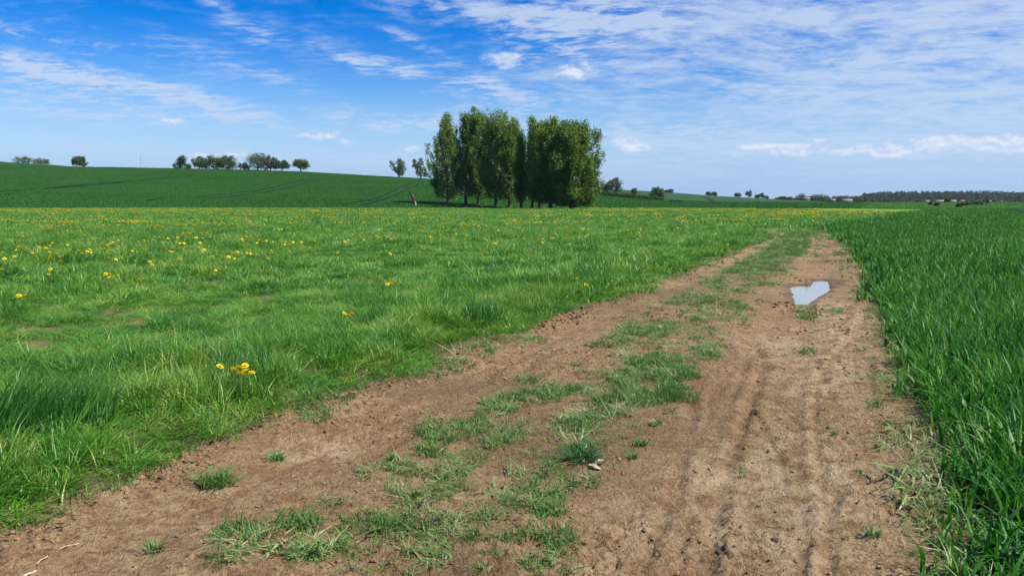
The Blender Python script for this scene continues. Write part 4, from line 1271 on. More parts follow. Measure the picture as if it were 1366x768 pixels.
def build_dandelions():
    r = np.random.default_rng(77)
    made = 0
    group = 'small dandelions sprinkled over the middle meadow'
    lb = 'small yellow dandelion among many alike in the middle distance of the meadow'
    MARKS = [(0, 'lowest left bushes on the hill crest'), (90, 'lone round crest tree'), (150, 'thin mast'), (215, 'lopsided crest tree'), (262, 'dense crest clump'), (318, 'tallest dome-shaped crest tree'), (385, 'rightmost crest tree'), (440, 'bare crest right of the crest trees'),
             (500, 'pair of crest trees'), (575, 'leftmost poplar'), (630, 'tallest poplar'), (685, 'gap in the poplar row'), (740, 'rightmost poplar'), (810, 'hedgerow'), (890, 'far skyline trees')]
    # clusters as they show in the photograph: centre, spread, number
    C = [(48, 333, 14, 3, 16), (67, 333, 8, 3, 10), (15, 334, 14, 3, 8), (112, 338, 10, 3, 8), (80, 342, 12, 4, 6), (155, 328, 18, 5, 12), (190, 333, 12, 4, 6), (230, 337, 10, 3, 7), (232, 318, 24, 3, 14), (250, 317, 16, 3, 8), (180, 342, 14, 4, 6), (218, 344, 12, 3, 5),
         (308, 340, 8, 3, 8), (325, 319, 16, 2.5, 12), (355, 322, 8, 6, 8), (373, 329, 10, 5, 11), (390, 320, 12, 3, 9), (420, 316, 16, 2.5, 10), (465, 321, 8, 5, 9), (480, 320, 8, 3, 7), (505, 316, 8, 3, 8), (520, 321, 9, 5, 12), (553, 312, 8, 2.5, 6), (585, 314, 6, 2.5, 6), (605, 313, 8, 2.5, 6),
         (623, 316, 6, 3, 6), (690, 302, 10, 2.5, 6), (712, 320, 6, 2, 4), (725, 312, 10, 5, 8), (758, 324, 8, 2, 5), (775, 305, 8, 2, 4), (855, 308, 8, 3, 6), (905, 312, 8, 3, 6), (1, 345, 10, 4, 4), (280, 330, 40, 8, 10), (110, 352, 40, 6, 6), (175, 372, 40, 6, 3), (300, 352, 40, 8, 5), (660, 320, 60, 8, 10), (940, 308, 40, 6, 10)]
    spots = []
    for (cx, cy, sx, sy, n) in C:
        for q in range(int(n * 0.62)):
            spots.append((cx + r.normal() * sx * 0.9, cy + r.normal() * sy * 1.0))
    while len(spots) < 272:
        py = 303 + 48 * r.random() ** 1.3
        px = 1000 * r.random()
        if px < 1000 - (py - 303) * 14:
            spots.append((px, py))
    for px, py in spots[:272]:
        py = max(py, 301.5)
        mark = 'left picture edge'
        for xm, nm in MARKS:
            if px >= xm: mark = nm
        row = 'farthest' if py < 314 else 'far' if py < 324 else 'middle' if py < 335 else 'near'
        lb = 'small dandelion in the %s row below the %s' % (row, mark)
        dandelion(px, py, lb, 'dandelions in the %s row below the %s' % (row, mark), 1.35 + 0.7 * r.random(), made, parts=False, stand=0.28)
        made += 1
build_dandelions()

def far_dandelions():
    src = []
    for k in range(3):
        r = rg(760 + k)
        bm_v = []; bm_f = []; T = []
        base = FLOWERS[k]
        n = len(base.vertices)
        co = np.empty(n * 3, np.float32); base.vertices.foreach_get('co', co); co = co.reshape(-1, 3)
        fq = np.array([list(p.vertices) for p in base.polygons])
        tn = np.empty(n, np.float32); base.attributes['tone'].data.foreach_get('value', tn)
        for q in range(9):
            a = r.random() * 6.28; d = 0.5 * math.sqrt(r.random())
            bm_f.append(fq + len(bm_v) * n)
            bm_v.append(co * (1.9 + 0.6 * r.random()) + np.array([d * math.cos(a), d * math.sin(a), 0.17 + 0.06 * r.random()]))
            T.append(tn)
        me = mesh_np('bloom_group_%d' % k, np.concatenate(bm_v), [np.concatenate(bm_f)], [M_PETAL], dict(tone=np.concatenate(T)))
        src.append(bpy.data.objects.new('bloom_group_%d' % k, me))
    coll = source('bloom_groups', src)
    X, Y = cells(-150, 80, 28, 205, 1.1, 30, 210)
    l = XL(Y) - X
    m = 0.10 * smooth(26, 45, Y) * smooth(0.48, 0.68, fbm(X * 0.12, Y * 0.12, 3, 180)) + 0.6 * yellow_mask(X, Y) ** 1.6
    k = (RNG.random(len(X)) < m) & (l > 0.5)
    X, Y = X[k], Y[k]
    finish('distant_dandelions', X, Y, 1.0 + 0.4 * RNG.random(len(X)), np.ones(len(X)), coll, 0.05, 0.02)
far_dandelions()

# ------------------------------------------------------------------ trees
def tube(path, radii, sides=6):
    """tapered tube along points"""
    P = np.array(path, float); n = len(P)
    V = []; Fq = []
    d = np.gradient(P, axis=0)
    d /= np.maximum(np.linalg.norm(d, axis=1), 1e-9)[:, None]
    ref = np.array([0.31, 0.95, 0.05])
    for i in range(n):
        a = np.cross(d[i], ref); a /= max(np.linalg.norm(a), 1e-9)
        b = np.cross(d[i], a)
        for k in range(sides):
            t = 2 * math.pi * k / sides
            V.append(P[i] + radii[i] * (math.cos(t) * a + math.sin(t) * b))
    for i in range(n - 1):
        for k in range(sides):
            Fq.append((i * sides + k, i * sides + (k + 1) % sides, (i + 1) * sides + (k + 1) % sides, (i + 1) * sides + k))
    return np.array(V), np.array(Fq)

def join(tubes):
    V = []; Fq = []; o = 0
    for v, f in tubes:
        V.append(v); Fq.append(f + o); o += len(v)
    return np.concatenate(V), np.concatenate(Fq)

def leaf_cards(C, size, rng, tone, up=0.25):
    """small folded leaf sprays at the points C"""
    n = len(C)
    nrm = rng.normal(size=(n, 3)); nrm[:, 2] += up
    nrm /= np.linalg.norm(nrm, axis=1)[:, None]
    r = rng.normal(size=(n, 3))
    a = np.cross(nrm, r); a /= np.linalg.norm(a, axis=1)[:, None]
    b = np.cross(nrm, a)
    s = (size * (0.55 + 0.9 * rng.random(n)))[:, None]
    fold = nrm * s * 0.22
    p0 = C - a * s * 0.5; p2 = C + a * s * 0.5
    p1 = C + b * s * 0.34 + fold; p3 = C - b * s * 0.34 + fold
    V = np.stack([p0, p1, p2, p3], 1).reshape(-1, 3)
    i = np.arange(n)[:, None] * 4
    return V, np.concatenate([i + np.array([[0, 1, 2]]), i + np.array([[0, 2, 3]])]), np.repeat(tone, 4)

def envelope(t, low, point=False):
    if point:
        return (0.5 + 0.5 * float(smooth(low, 0.32, np.array(t)))) * max(0.10, 1 - max(0, (t - 0.40) / 0.62) ** 1.5)
    if t > 0.55:
        return max(0.0, 1 - ((t - 0.55) / 0.47) ** 2) ** 0.5
    return 0.44 + 0.56 * float(smooth(low, 0.50, np.array(t)))

def poplar(name, label, base, H, Rl, Rr, seed, nleaf, low=0.10, sparse=0.0, lean=0.0, trunk_r=0.45, group=None, leafsize=0.36, mat=None, shape=0.75, cat='tree', rz=0.0, top=1.0):
    rng = np.random.default_rng(seed)
    root = empty(name, base, rz)
    tag(root, label, cat, group)
    low = low * 0.7
    nt = 9
    tp = [np.array([lean * H * (i / nt) ** 1.5 + 0.12 * rng.normal() * (i > 0), 0.12 * rng.normal() * (i > 0), H * 0.93 * i / nt - 0.3 * (i == 0)]) for i in range(nt + 1)]
    rad = [trunk_r * (1.35 if i == 0 else 1) * (1 - i / nt) ** 0.8 + 0.02 for i in range(nt + 1)]
    tubes = [tube(tp, rad, 8)]
    def trunk_at(t):
        q = min(max(t * nt, 0), nt - 1e-6); i = int(q); f = q - i
        return tp[i] * (1 - f) + tp[i + 1] * f
    cents = []; sig = []; lt = []
    nl = int(18 + 22 * (Rl + Rr) / 8)
    for k in range(nl):
        t0 = low * 0.55 + (0.86 - low * 0.55) * (k + rng.random()) / nl
        az = k * 2.399 + 0.6 * rng.random()
        c = math.cos(az)
        R = (Rl if c < 0 else Rr) * abs(c) + 0.5 * (Rl + Rr) * abs(math.sin(az)) * 0.9 / 1
        R = R / (abs(c) + abs(math.sin(az))) * 1.30
        tt = min(1.0, t0 + 0.16)
        prof = envelope(tt, low, sparse > 0.4) * (0.72 + 0.5 * vnoise(np.array([az * 1.3 + seed]), np.array([tt * 5.0]), seed)[0])
        reach = R * prof * (0.66 + 0.34 * rng.random())
        rise = H * (0.13 + 0.12 * rng.random()) * (1.1 if t0 > 0.3 else 0.75)
        p0 = trunk_at(t0)
        dome = H * (0.61 + 0.38 * math.sqrt(max(0.0, 1 - (0.98 * reach / max(R, 0.1)) ** 2)))
        zt = min(p0[2] + rise, dome * (0.90 + 0.12 * rng.random()) if sparse < 0.4 else H * (0.9 + 0.1 * rng.random()))
        path = []
        for i in range(6):
            s = i / 5
            out = reach * (1 - (1 - s) ** 1.8)
            path.append(np.array([p0[0] + out * math.cos(az) + 0.1 * rng.normal() * s, p0[1] + out * math.sin(az) + 0.1 * rng.normal() * s, p0[2] + (zt - p0[2]) * (0.35 * s + 0.65 * s ** 1.7)]))
        r0 = trunk_r * 0.34 * (1 - t0) + 0.05
        tubes.append(tube(path, [r0 * (1 - 0.85 * i / 5) for i in range(6)], 5))
        bare = sparse * smooth(0.45, 0.9, np.array(t0)) if sparse else 0
        for s in np.linspace(0.30, 1.10 if sparse > 0.4 else 1.0, 8):
            if rng.random() < bare * 0.8:
                continue
            i = min(int(s * 5), 4); f = s * 5 - i
            cents.append(path[i] * (1 - f) + path[i + 1] * f); sig.append((0.24 + 0.42 * (1 - abs(s - 0.55))) * (0.095 * (Rl + Rr) + 0.22))
            lt.append(rng.random())
    for s in np.linspace(0.25, 1.0, 12):                 # leader
        if rng.random() < sparse * 0.6: continue
        cents.append(trunk_at(s)); sig.append(0.5 + 0.3 * (1 - s)); lt.append(rng.random())
    V, Fq = join(tubes)
    obj('trunk', mesh_np('trunk', V, [Fq], [M_BARK], smooth_shade=True), root)
    # upright sprays that fill the crown out to its outline
    for k in range(int(70 * (1 - 0.75 * (sparse > 0.4)))):
        tt = low + (0.985 - low) * rng.random() ** 0.9
        az = rng.random() * 6.283
        c = math.cos(az)
        R = (Rl if c < 0 else Rr) * abs(c) + 0.5 * (Rl + Rr) * (1 - abs(c))
        q = R * 1.1 * envelope(tt, low, sparse > 0.4) * (0.35 + 0.55 * math.sqrt(rng.random())) * (0.72 + 0.5 * vnoise(np.array([(az if az < 3.14 else az - 6.28) * 1.3 + seed]), np.array([tt * 5.0]), seed)[0])
        p = trunk_at(tt)
        if rng.random() < sparse * float(smooth(0.4, 0.8, np.array(tt))): continue
        zz = H * tt
        dm = H * (0.63 + 0.36 * math.sqrt(max(0.0, 1 - (0.94 * q / max(R, 0.1)) ** 2)))
        zz = min(zz, dm)
        cents.append(np.array([p[0] + q * c, p[1] + q * math.sin(az), zz])); sig.append(0.55); lt.append(rng.random())
    cents = np.array(cents); sig = np.array(sig); lt = np.array(lt)
    # sub-clusters make the clumps and the gaps between them
    ns = 4
    ci = np.repeat(np.arange(len(cents)), ns)
    sub = cents[ci] + rng.normal(size=(len(ci), 3)) * sig[ci][:, None] * np.array([0.8, 0.8, 1.5])
    nleaf = int(nleaf * 3.4); low_cut = min(low, 0.11)
    pick = rng.integers(0, len(sub), nleaf)
    C = sub[pick] + rng.normal(size=(nleaf, 3)) * (0.26 + 0.08 * sig[ci][pick])[:, None] * np.array([1, 1, 1.5])
    C = C[C[:, 2] > low_cut * H * (0.6 + 0.5 * rng.random(len(C)))]
    C = C[C[:, 2] < H * 1.02]
    tone = np.clip(0.35 + 0.3 * lt[ci][pick[:len(C)]] + 0.25 * rng.normal(size=len(C)), 0, 1)
    v, f, t = leaf_cards(C, leafsize, rng, tone)
    obj('crown', mesh_np('crown', v, [f], [mat or M_POPLAR], dict(tone=t)), root)
    return root

ROW = [  # trunk x px, base py, crown left px, crown right px, top py, leaves, low, sparse, label, trunk radius
    (597, 276.9, 574, 618, 160, 8600, 0.09, 0.75, 'leftmost poplar of the row, spiky and thin at the top', 0.42),
    (621.5, 277.2, 606, 637, 157, 5200, 0.20, 0.55, 'second poplar from the left with a long bare trunk and open crown', 0.42),
    (638, 277.3, 620, 664, 151, 9500, 0.13, 0.0, 'tallest poplar of the row with a dense rounded top', 0.45),
    (662, 277.8, 640, 690, 153, 9500, 0.18, 0.0, 'broad poplar right beside the tallest one', 0.46),
    (680, 278.1, 660, 697, 161, 7600, 0.20, 0.0, 'poplar left of the gap in the middle of the row', 0.42),
    (695, 278.4, 687, 704, 178, 3000, 0.16, 0.55, 'lowest thin poplar standing in the gap of the row', 0.32),
    (709.5, 278.5, 702, 717, 157, 3000, 0.14, 0.6, 'narrow twiggy poplar just right of the gap', 0.34),
    (720.5, 278.7, 708, 742, 165, 7600, 0.12, 0.1, 'poplar third from the right end of the row', 0.42),
    (734, 279.0, 714, 758, 160, 9200, 0.11, 0.0, 'second poplar from the right end with a rounded top', 0.46),
    (763, 279.4, 736, 799, 165, 15500, 0.07, 0.0, 'rightmost and widest poplar, leafy nearly to the ground', 0.55)]
for k, (px, py, xl, xr, ty, nl, low, sp, lb, tr) in enumerate(ROW):
    X, Y = map(float, ground_at(px, py))
    z = h1(X, Y)
    m = Y / F
    poplar('poplar_tree', lb, (X, Y, z), (py - ty) * m, (px - xl) * m, (xr - px) * m, 900 + k, nl, low, sp, 0.0, tr, 'row of tall poplars at the foot of the hill')

def round_tree(name, label, base, H, W, seed, nleaf, mat, stem=0.22, group=None, lobes=7, flat=1.0, skew=0.0, leafsize=0.5, cat='tree', open_=0.0, crown_name='crown', lobe_xyz=None):
    """broad-leaved tree or bush: lobes of foliage carried by limbs"""
    rng = np.random.default_rng(seed)
    root = empty(name, base, 0.0)
    tag(root, label, cat, group)
    h0 = H * stem
    L = []
    if lobe_xyz:
        L = [(np.array([x * W, y * W, z * H]), r * W) for (x, y, z, r) in lobe_xyz]
    else:
        for k in range(lobes):
            az = k * 2.399 + rng.random()
            q = (k + 0.5) / lobes
            rr = W * 0.5 * (0.62 * math.sqrt(1 - (1.25 * q - 0.4) ** 2 if abs(1.25 * q - 0.4) < 1 else 0.1))
            rl = W * (0.20 + 0.08 * rng.random()) * (1.1 - 0.3 * q)
            zc = h0 + (H - h0) * (0.24 + 0.62 * q)
            zc = min(zc, H - rl * 0.8 * flat)
            L.append((np.array([rr * math.cos(az) + skew * (zc - h0), rr * math.sin(az), zc]), rl))
    top = np.array([skew * (H * 0.4), 0, H * 0.55])
    tr = max(0.10, 0.028 * H + 0.012 * W)
    tubes = [tube([np.array([0, 0, -0.3]), np.array([0.02 * W, 0, h0 * 0.6]), np.array([0.5 * top[0], 0, h0 * 1.1 + 0.1]), top], [tr * 1.3, tr, tr * 0.8, tr * 0.35], 7)]
    for c, rl in L:
        s = np.array([0.25 * top[0], 0, max(h0 * 0.8, 0.12 * H)])
        midp = 0.5 * (s + c) + np.array([0, 0, -0.05 * H])
        tubes.append(tube([s, midp, c, c + np.array([0.2 * rl, 0.1 * rl, 0.7 * rl])], [tr * 0.5, tr * 0.36, tr * 0.2, 0.03], 5))
    V, Fq = join(tubes)
    obj('trunk', mesh_np('trunk', V, [Fq], [M_BARK], smooth_shade=True), root)
    vols = np.array([rl ** 2 for _, rl in L]); vols /= vols.sum()
    C = []; T = []
    for (c, rl), fr in zip(L, vols):
        n = int(nleaf * fr)
        ncl = max(5, int(26 * (1 - open_)))
        d = rng.normal(size=(ncl, 3)); d /= np.linalg.norm(d, axis=1)[:, None]
        cc = c + d * rl * (0.55 + 0.5 * rng.random(ncl))[:, None] * np.array([1, 1, 0.85 * flat])
        p = rng.integers(0, ncl, n)
        C.append(cc[p] + rng.normal(size=(n, 3)) * rl * 0.20)
        tl = rng.random(ncl)
        T.append(np.clip(0.3 + 0.4 * tl[p] + 0.2 * rng.normal(size=n), 0, 1))
    C = np.concatenate(C); T = np.concatenate(T)
    k = C[:, 2] > (0.35 * h0 if stem > 0.1 else 0.02)
    v, f, t = leaf_cards(C[k], leafsize, rng, T[k])
    obj(crown_name, mesh_np(crown_name, v, [f], [mat], dict(tone=t)), root)
    return root

def crest(px, py):
    """a spot on the skyline of the near hill"""
    u = float(u_of(px, py))
    Y1 = float(np.interp(px, *TABY1)) * 0.995
    return u * Y1, Y1, float(coarse(np.array([u * Y1]), np.array([Y1]))[0])

CREST = [  # px, base py, width px, height px, material, stem, lobes, label, options
    (30, 217, 19, 7.5, M_PALELEAF, 0.05, 6, 'low pale green bush, leftmost on the hill crest', dict(name='hill_bush', cat='bush')),
    (55, 219.5, 19, 6.5, M_OAK, 0.05, 6, 'low dark bush, second from the left on the hill crest', dict(name='hill_bush', cat='bush')),
    (105.5, 222, 15, 13, M_OAK, 0.10, 7, 'lone round dark tree between the low bushes and the mast on the hill crest', {}),
    (243, 225.5, 18, 15, M_OAK, 0.08, 6, 'lopsided two-storey tree, first of the crest trees right of the mast', dict(lobe_xyz=[(-.28, 0, .25, .22), (-.05, .1, .45, .22), (.05, -.1, .75, .22), (.12, 0, .86, .16), (.3, 0, .2, .22), (-.12, 0, .62, .18)])),
    (266.5, 226, 15, 15, M_OAK, 0.10, 7, 'rounded dark tree at the left end of the dense crest clump', {}),
    (285, 226, 21, 16.5, M_OAK, 0.12, 8, 'broad tree in the middle of the dense crest clump', {}),
    (302, 226.3, 22, 16.5, M_OAK, 0.14, 8, 'broad tree at the right end of the dense crest clump', {}),
    (324.5, 227, 11, 9.5, M_OAK, 0.18, 6, 'smallest round tree between the two crest clumps', {}),
    (344, 227.5, 25, 21, M_OAK, 0.16, 9, 'tallest dome-shaped tree on the hill crest', {}),
    (361, 227.5, 17, 19, M_GREYLEAF, 0.12, 7, 'greyish thinly leaved tree right beside the tallest crest tree', dict(open_=0.5)),
    (376, 228, 15, 12.5, M_OAK, 0.28, 6, 'small umbrella-shaped tree sloping down right of the greyish crest tree', dict(flat=0.7)),
    (401, 229.5, 19, 15, M_OAK, 0.32, 7, 'flat-topped tree on a visible trunk, rightmost of the crest group', dict(flat=0.7)),
]
for k, (px, py, w, h, mt, stm, lob, lb, op) in enumerate(CREST):
    X, Y, z = crest(px, py)
    m = Y / F
    op = dict(op)
    nm = op.pop('name', 'hill_tree'); ct = op.pop('cat', 'tree')
    round_tree(nm, lb, (X, Y, z - 0.1), h * m * 1.08, w * m * 1.22, 1000 + k, 4600 if h > 10 else 1600, mt, stm * (0.3 if stm < 0.25 else 0.85), 'trees and bushes along the hill crest', lob, leafsize=0.62, cat=ct, crown_name='foliage' if ct == 'bush' else 'crown', **op)

# the two trees left of the poplars
X, Y, z = crest(532, 236.5); m = Y / F
round_tree('hill_tree', 'pointed oval crest tree with a small side crown on its left', (X, Y, z - .1), 26 * m, 24 * m, 1050, 3600, M_PALELEAF, 0.05, 'pair of trees on the crest left of the poplars', leafsize=0.55,
           lobe_xyz=[(.10, 0, .22, .20), (.18, .05, .40, .24), (.12, -.05, .55, .25), (.08, 0, .72, .22), (.03, 0, .88, .12), (-.36, 0, .62, .15), (-.40, 0, .78, .10), (-.25, 0, .45, .14), (-.08, 0, .35, .16)])
X, Y, z = crest(561, 238); m = Y / F
round_tree('hill_tree', 'forked open tree leaning left, nearest to the poplars on the hill crest', (X, Y, z - .1), 28 * m, 22 * m, 1051, 3600, M_PALELEAF, 0.08, 'pair of trees on the crest left of the poplars', leafsize=0.55,
           lobe_xyz=[(-.08, 0, .25, .18), (-.15, 0, .45, .22), (-.25, .05, .66, .20), (-.36, 0, .82, .15), (.02, 0, .72, .17), (.02, 0, .88, .12), (.26, 0, .28, .20), (.36, 0, .18, .16), (.18, 0, .45, .16), (-.42, 0, .60, .10)])

# trees, hedge and bushes right of the poplars
def put(name, label, px, py, w, h, mt, seed, stem=0.15, lobes=7, n=2400, group=None, y0=100, cat='tree', ls=None, **kw):
    X, Y, z = hit(px, py, y0)
    m = Y / F
    return round_tree(name, label, (X, Y, z - 0.1), h * m, w * m, seed, n, mt, stem, group, lobes, leafsize=ls or max(0.4, 1.1 * m), cat=cat, crown_name='foliage' if cat == 'bush' else 'crown', **kw)

def put_crest(name, label, px, w, h, *a, **k):
    py = float(np.interp(px, *TAB1)) + 0.4
    return put(name, label, px, py, w, h, *a, **k)

G = 'hedgerow right of the poplars'
put('hedge_tree', 'big full tree in the hedgerow just right of the poplars', 820, 260.0, 19, 24, M_OAK, 1100, 0.10, 9, 3600, G)
put('hedge_tree', 'lower left companion of the big hedgerow tree, against the poplars', 806, 259.5, 17, 17, M_OAK, 1101, 0.12, 7, 2600, G)
put('hedge_tree', 'slender pale tree rising from the hedgerow', 846, 264.2, 9, 14.5, M_GREYLEAF, 1102, 0.12, 6, 1500, G, open_=0.4)
put('hedge_tree', 'round dark tree on a short trunk at the hedgerow end', 876.5, 266.8, 17, 17, M_OAK, 1103, 0.16, 8, 3000, G)
hb = [(800, 9, 6.0), (809, 11, 6.2), (819, 12, 6.5), (829, 11, 6.5), (838, 10, 7), (846, 10, 6.5), (855, 11, 5.5), (863, 11, 5.5), (871, 10, 5), (879, 9, 4)]
hl = ['leftmost hedge shrub, touching the poplar crown', 'hedge shrub under the left companion of the big hedgerow tree', 'hedge shrub right at the foot of the big hedgerow tree', 'hedge shrub in the dip right of the big hedgerow tree',
      'hedge shrub left of the slender pale tree', 'hedge shrub around the foot of the slender pale tree', 'hedge shrub right of the slender pale tree', 'hedge shrub left of the round dark tree', 'hedge shrub under the round dark tree', 'last low hedge shrub at the right end of the hedgerow']
for k, (px, w, h) in enumerate(hb):
    put_crest('hedge_shrub', hl[k], px, w * 1.25, h, M_OAK, 1120 + k, 0.04, 6, 1100, group=G, cat='bush')
for k, (px, py, w, h, lb) in enumerate([(897, 269.8, 8, 3, 'low dark bush, left of a pair beyond the hedgerow end'), (906, 270, 9, 3.3, 'low dark bush, right of a pair beyond the hedgerow end'), (963, 273.6, 8, 2, 'low bush on the field edge under the wheel lines'),
                                       (972, 273.6, 6, 2, 'tiny bush right of the low bush under the wheel lines')]):
    put('field_bush', lb, px, py, w, h, M_OAK, 1140 + k, 0.04, 5, 700, 'low bushes on the field edge', cat='bush')

FARTREES = [(889.5, 256.9, 6, 3.2, M_OAK, 'left one of two small trees on the far skyline behind the round hedgerow tree'), (894.5, 257.3, 7, 4.6, M_OAK, 'right one of two small trees on the far skyline behind the round hedgerow tree'),
            (944.5, 261.2, 6, 5.2, M_OAK, 'left tree of the pair on the far skyline above the wheel lines'), (952, 261.8, 8, 5.6, M_OAK, 'right tree of the pair on the far skyline above the wheel lines'),
            (984, 263.6, 9, 5.8, M_OAK, 'low wide tree on the far skyline left of the bare crowned tree'), (999, 264.4, 9, 9.5, M_GREYLEAF, 'tall thin crowned tree standing out on the far skyline'), (1010, 265.2, 6, 5, M_OAK, 'small tree just right of the tall thin crowned one'),
            (1015.5, 265.4, 7, 7.5, M_OAK, 'narrow pointed tree in the far skyline group'), (1022, 265.8, 6, 4, M_OAK, 'lowest tree at the right end of the far skyline group'), (1044, 267.2, 9, 4, M_OAK, 'flat low tree midway along the far skyline'), (1053, 268, 8, 4, M_OAK, 'second flat low tree midway along the far skyline'),
            (1068, 270, 13, 9.5, M_PALELEAF, 'rounded pale tree beside the first white house'), (1081, 270.4, 9, 7, M_OAK, 'dark tree between the pale tree and the large dark bush'), (1092, 270.8, 21, 9.5, M_OAK, 'wide dark tree group crown beside the dirt track end'),
            (1102.5, 271.4, 11, 6.5, M_PALELEAF, 'light green tree against the wide dark one'), (1114, 270.8, 9, 7, M_OAK, 'small dark tree left of the long low house'), (1123.5, 270.6, 12, 9, M_OAK, 'dark tree right behind the long low house, left side'), (1136, 270.4, 9, 7, M_OAK, 'dark tree at the right end of the long low house'),
            (1144, 271, 14, 9.8, M_OAK, 'broad dark tree close to the forest edge'), (1154, 271.2, 10, 9, M_OAK, 'last dark tree before the forest begins')]
for k, (px, py, w, h, mt, lb) in enumerate(FARTREES):
    Yd = 1080.0 if px < 1060 else 1180.0
    u = float(u_of(px, py)); m = Yd / F
    zz = float(coarse(np.array([u * Yd]), np.array([Yd]))[0])
    round_tree('distant_tree', lb, (u * Yd, Yd, zz - 0.2), h * m, w * m * 1.05, 1160 + k, 900, mt, 0.10, 'trees along the far skyline', 6, leafsize=1.3, open_=0.4 if mt is M_GREYLEAF else 0)

for k, (px, py, w, h, mt, lb) in enumerate([(1263.5, 274.4, 8, 4.6, M_OAK, 'dark round bush in the far field before the white farm building'), (1249.5, 277, 6, 2.4, M_OAK, 'tiny low bush nearest in the far right field'), (1240.5, 276.4, 3.5, 2, M_OAK, 'smallest bush dot left of the tiny low one in the far right field'),
                                           (1302, 276.4, 22, 4.2, M_PALELEAF, 'yellowish green mound of scrub in the far right field'), (1286, 276.8, 10, 3, M_PALELEAF, 'paler scrub at the left of the yellowish mound'), (1279, 277.8, 7, 2, M_OAK, 'dark scrub left of the yellowish mound'), (1315, 275.5, 8, 2, M_OAK, 'dark low scrub right of the yellowish mound')]):
    X, Y = map(float, ground_at(px, py))
    Y0 = min(Y, 420.0); X = X * Y0 / Y; m = Y0 / F
    zz = float(coarse(np.array([X]), np.array([Y0]))[0])
    round_tree('field_bush', lb, (X, Y0, zz), h * m + 0.6, w * m, 1200 + k, 700, mt, 0.03, 'scrub in the far right field', 6, leafsize=0.5, cat='bush', crown_name='foliage')

# forest on the rise beyond the village
def build_forest():
    rng = np.random.default_rng(4242)
    V = []; Fs = []; T = []; off = 0
    for row, (Yr, hh) in enumerate([(1480, 13), (1640, 15), (1800, 18), (1980, 20), (2180, 20), (2330, 21)]):
        pxs = np.arange(1035 if row < 3 else 1090, 1440, 3.1)
        for px in pxs:
            px = px + rng.normal() * 1.6
            if px < 1150 and rng.random() < (0.35 if row > 2 else 0.55): continue
            Yt = Yr + rng.normal() * 50
            u = float(u_of(px, 268)); X = u * Yt
            z = float(coarse(np.array([X]), np.array([Yt]))[0])
            H = 0.92 * hh * (0.85 + 0.25 * rng.random()) * (0.62 if px < 1150 else 1.0) * (0.92 + 0.12 * math.sin(px * 0.031 + row)**2)
            if row == 0: H *= 0.62
            W = 8 + 5 * rng.random()
            n = 150
            d = rng.normal(size=(n, 3)); d /= np.linalg.norm(d, axis=1)[:, None]
            conic = rng.random() < 0.25
            zz = (d[:, 2] * 0.5 + 0.5)
            wd = (1 - 0.6 * zz) if conic else 1.0
            C = np.stack([X + d[:, 0] * W * 0.5 * wd, Yt + d[:, 1] * W * 0.5 * wd, z + H * (0.08 + 0.9 * zz)], 1)
            C += rng.normal(size=C.shape) * 0.5
            tn = np.clip((0.15 if conic else 0.42) + 0.25 * rng.random() + 0.15 * rng.normal(size=n) + (0.25 if row == 0 else 0), 0, 1)
            v, f, t = leaf_cards(C, 2.5, rng, tn, 0.9)
            V.append(v); Fs.append(f + off); T.append(t); off += len(v)
    me = mesh_np('forest', np.concatenate(V), [np.concatenate(Fs)], [M_FORESTLEAF], dict(tone=np.concatenate(T)))
    tag(obj('forest', me), kind='stuff')
build_forest()

# ------------------------------------------------------------------ houses of the village
def box(x0, x1, y0, y1, z0, z1):
    V = [(x0, y0, z0), (x1, y0, z0), (x1, y1, z0), (x0, y1, z0), (x0, y0, z1), (x1, y0, z1), (x1, y1, z1), (x0, y1, z1)]
    Fq = [(0, 3, 2, 1), (4, 5, 6, 7), (0, 1, 5, 4), (1, 2, 6, 5), (2, 3, 7, 6), (3, 0, 4, 7)]
    return np.array(V, float), np.array(Fq)

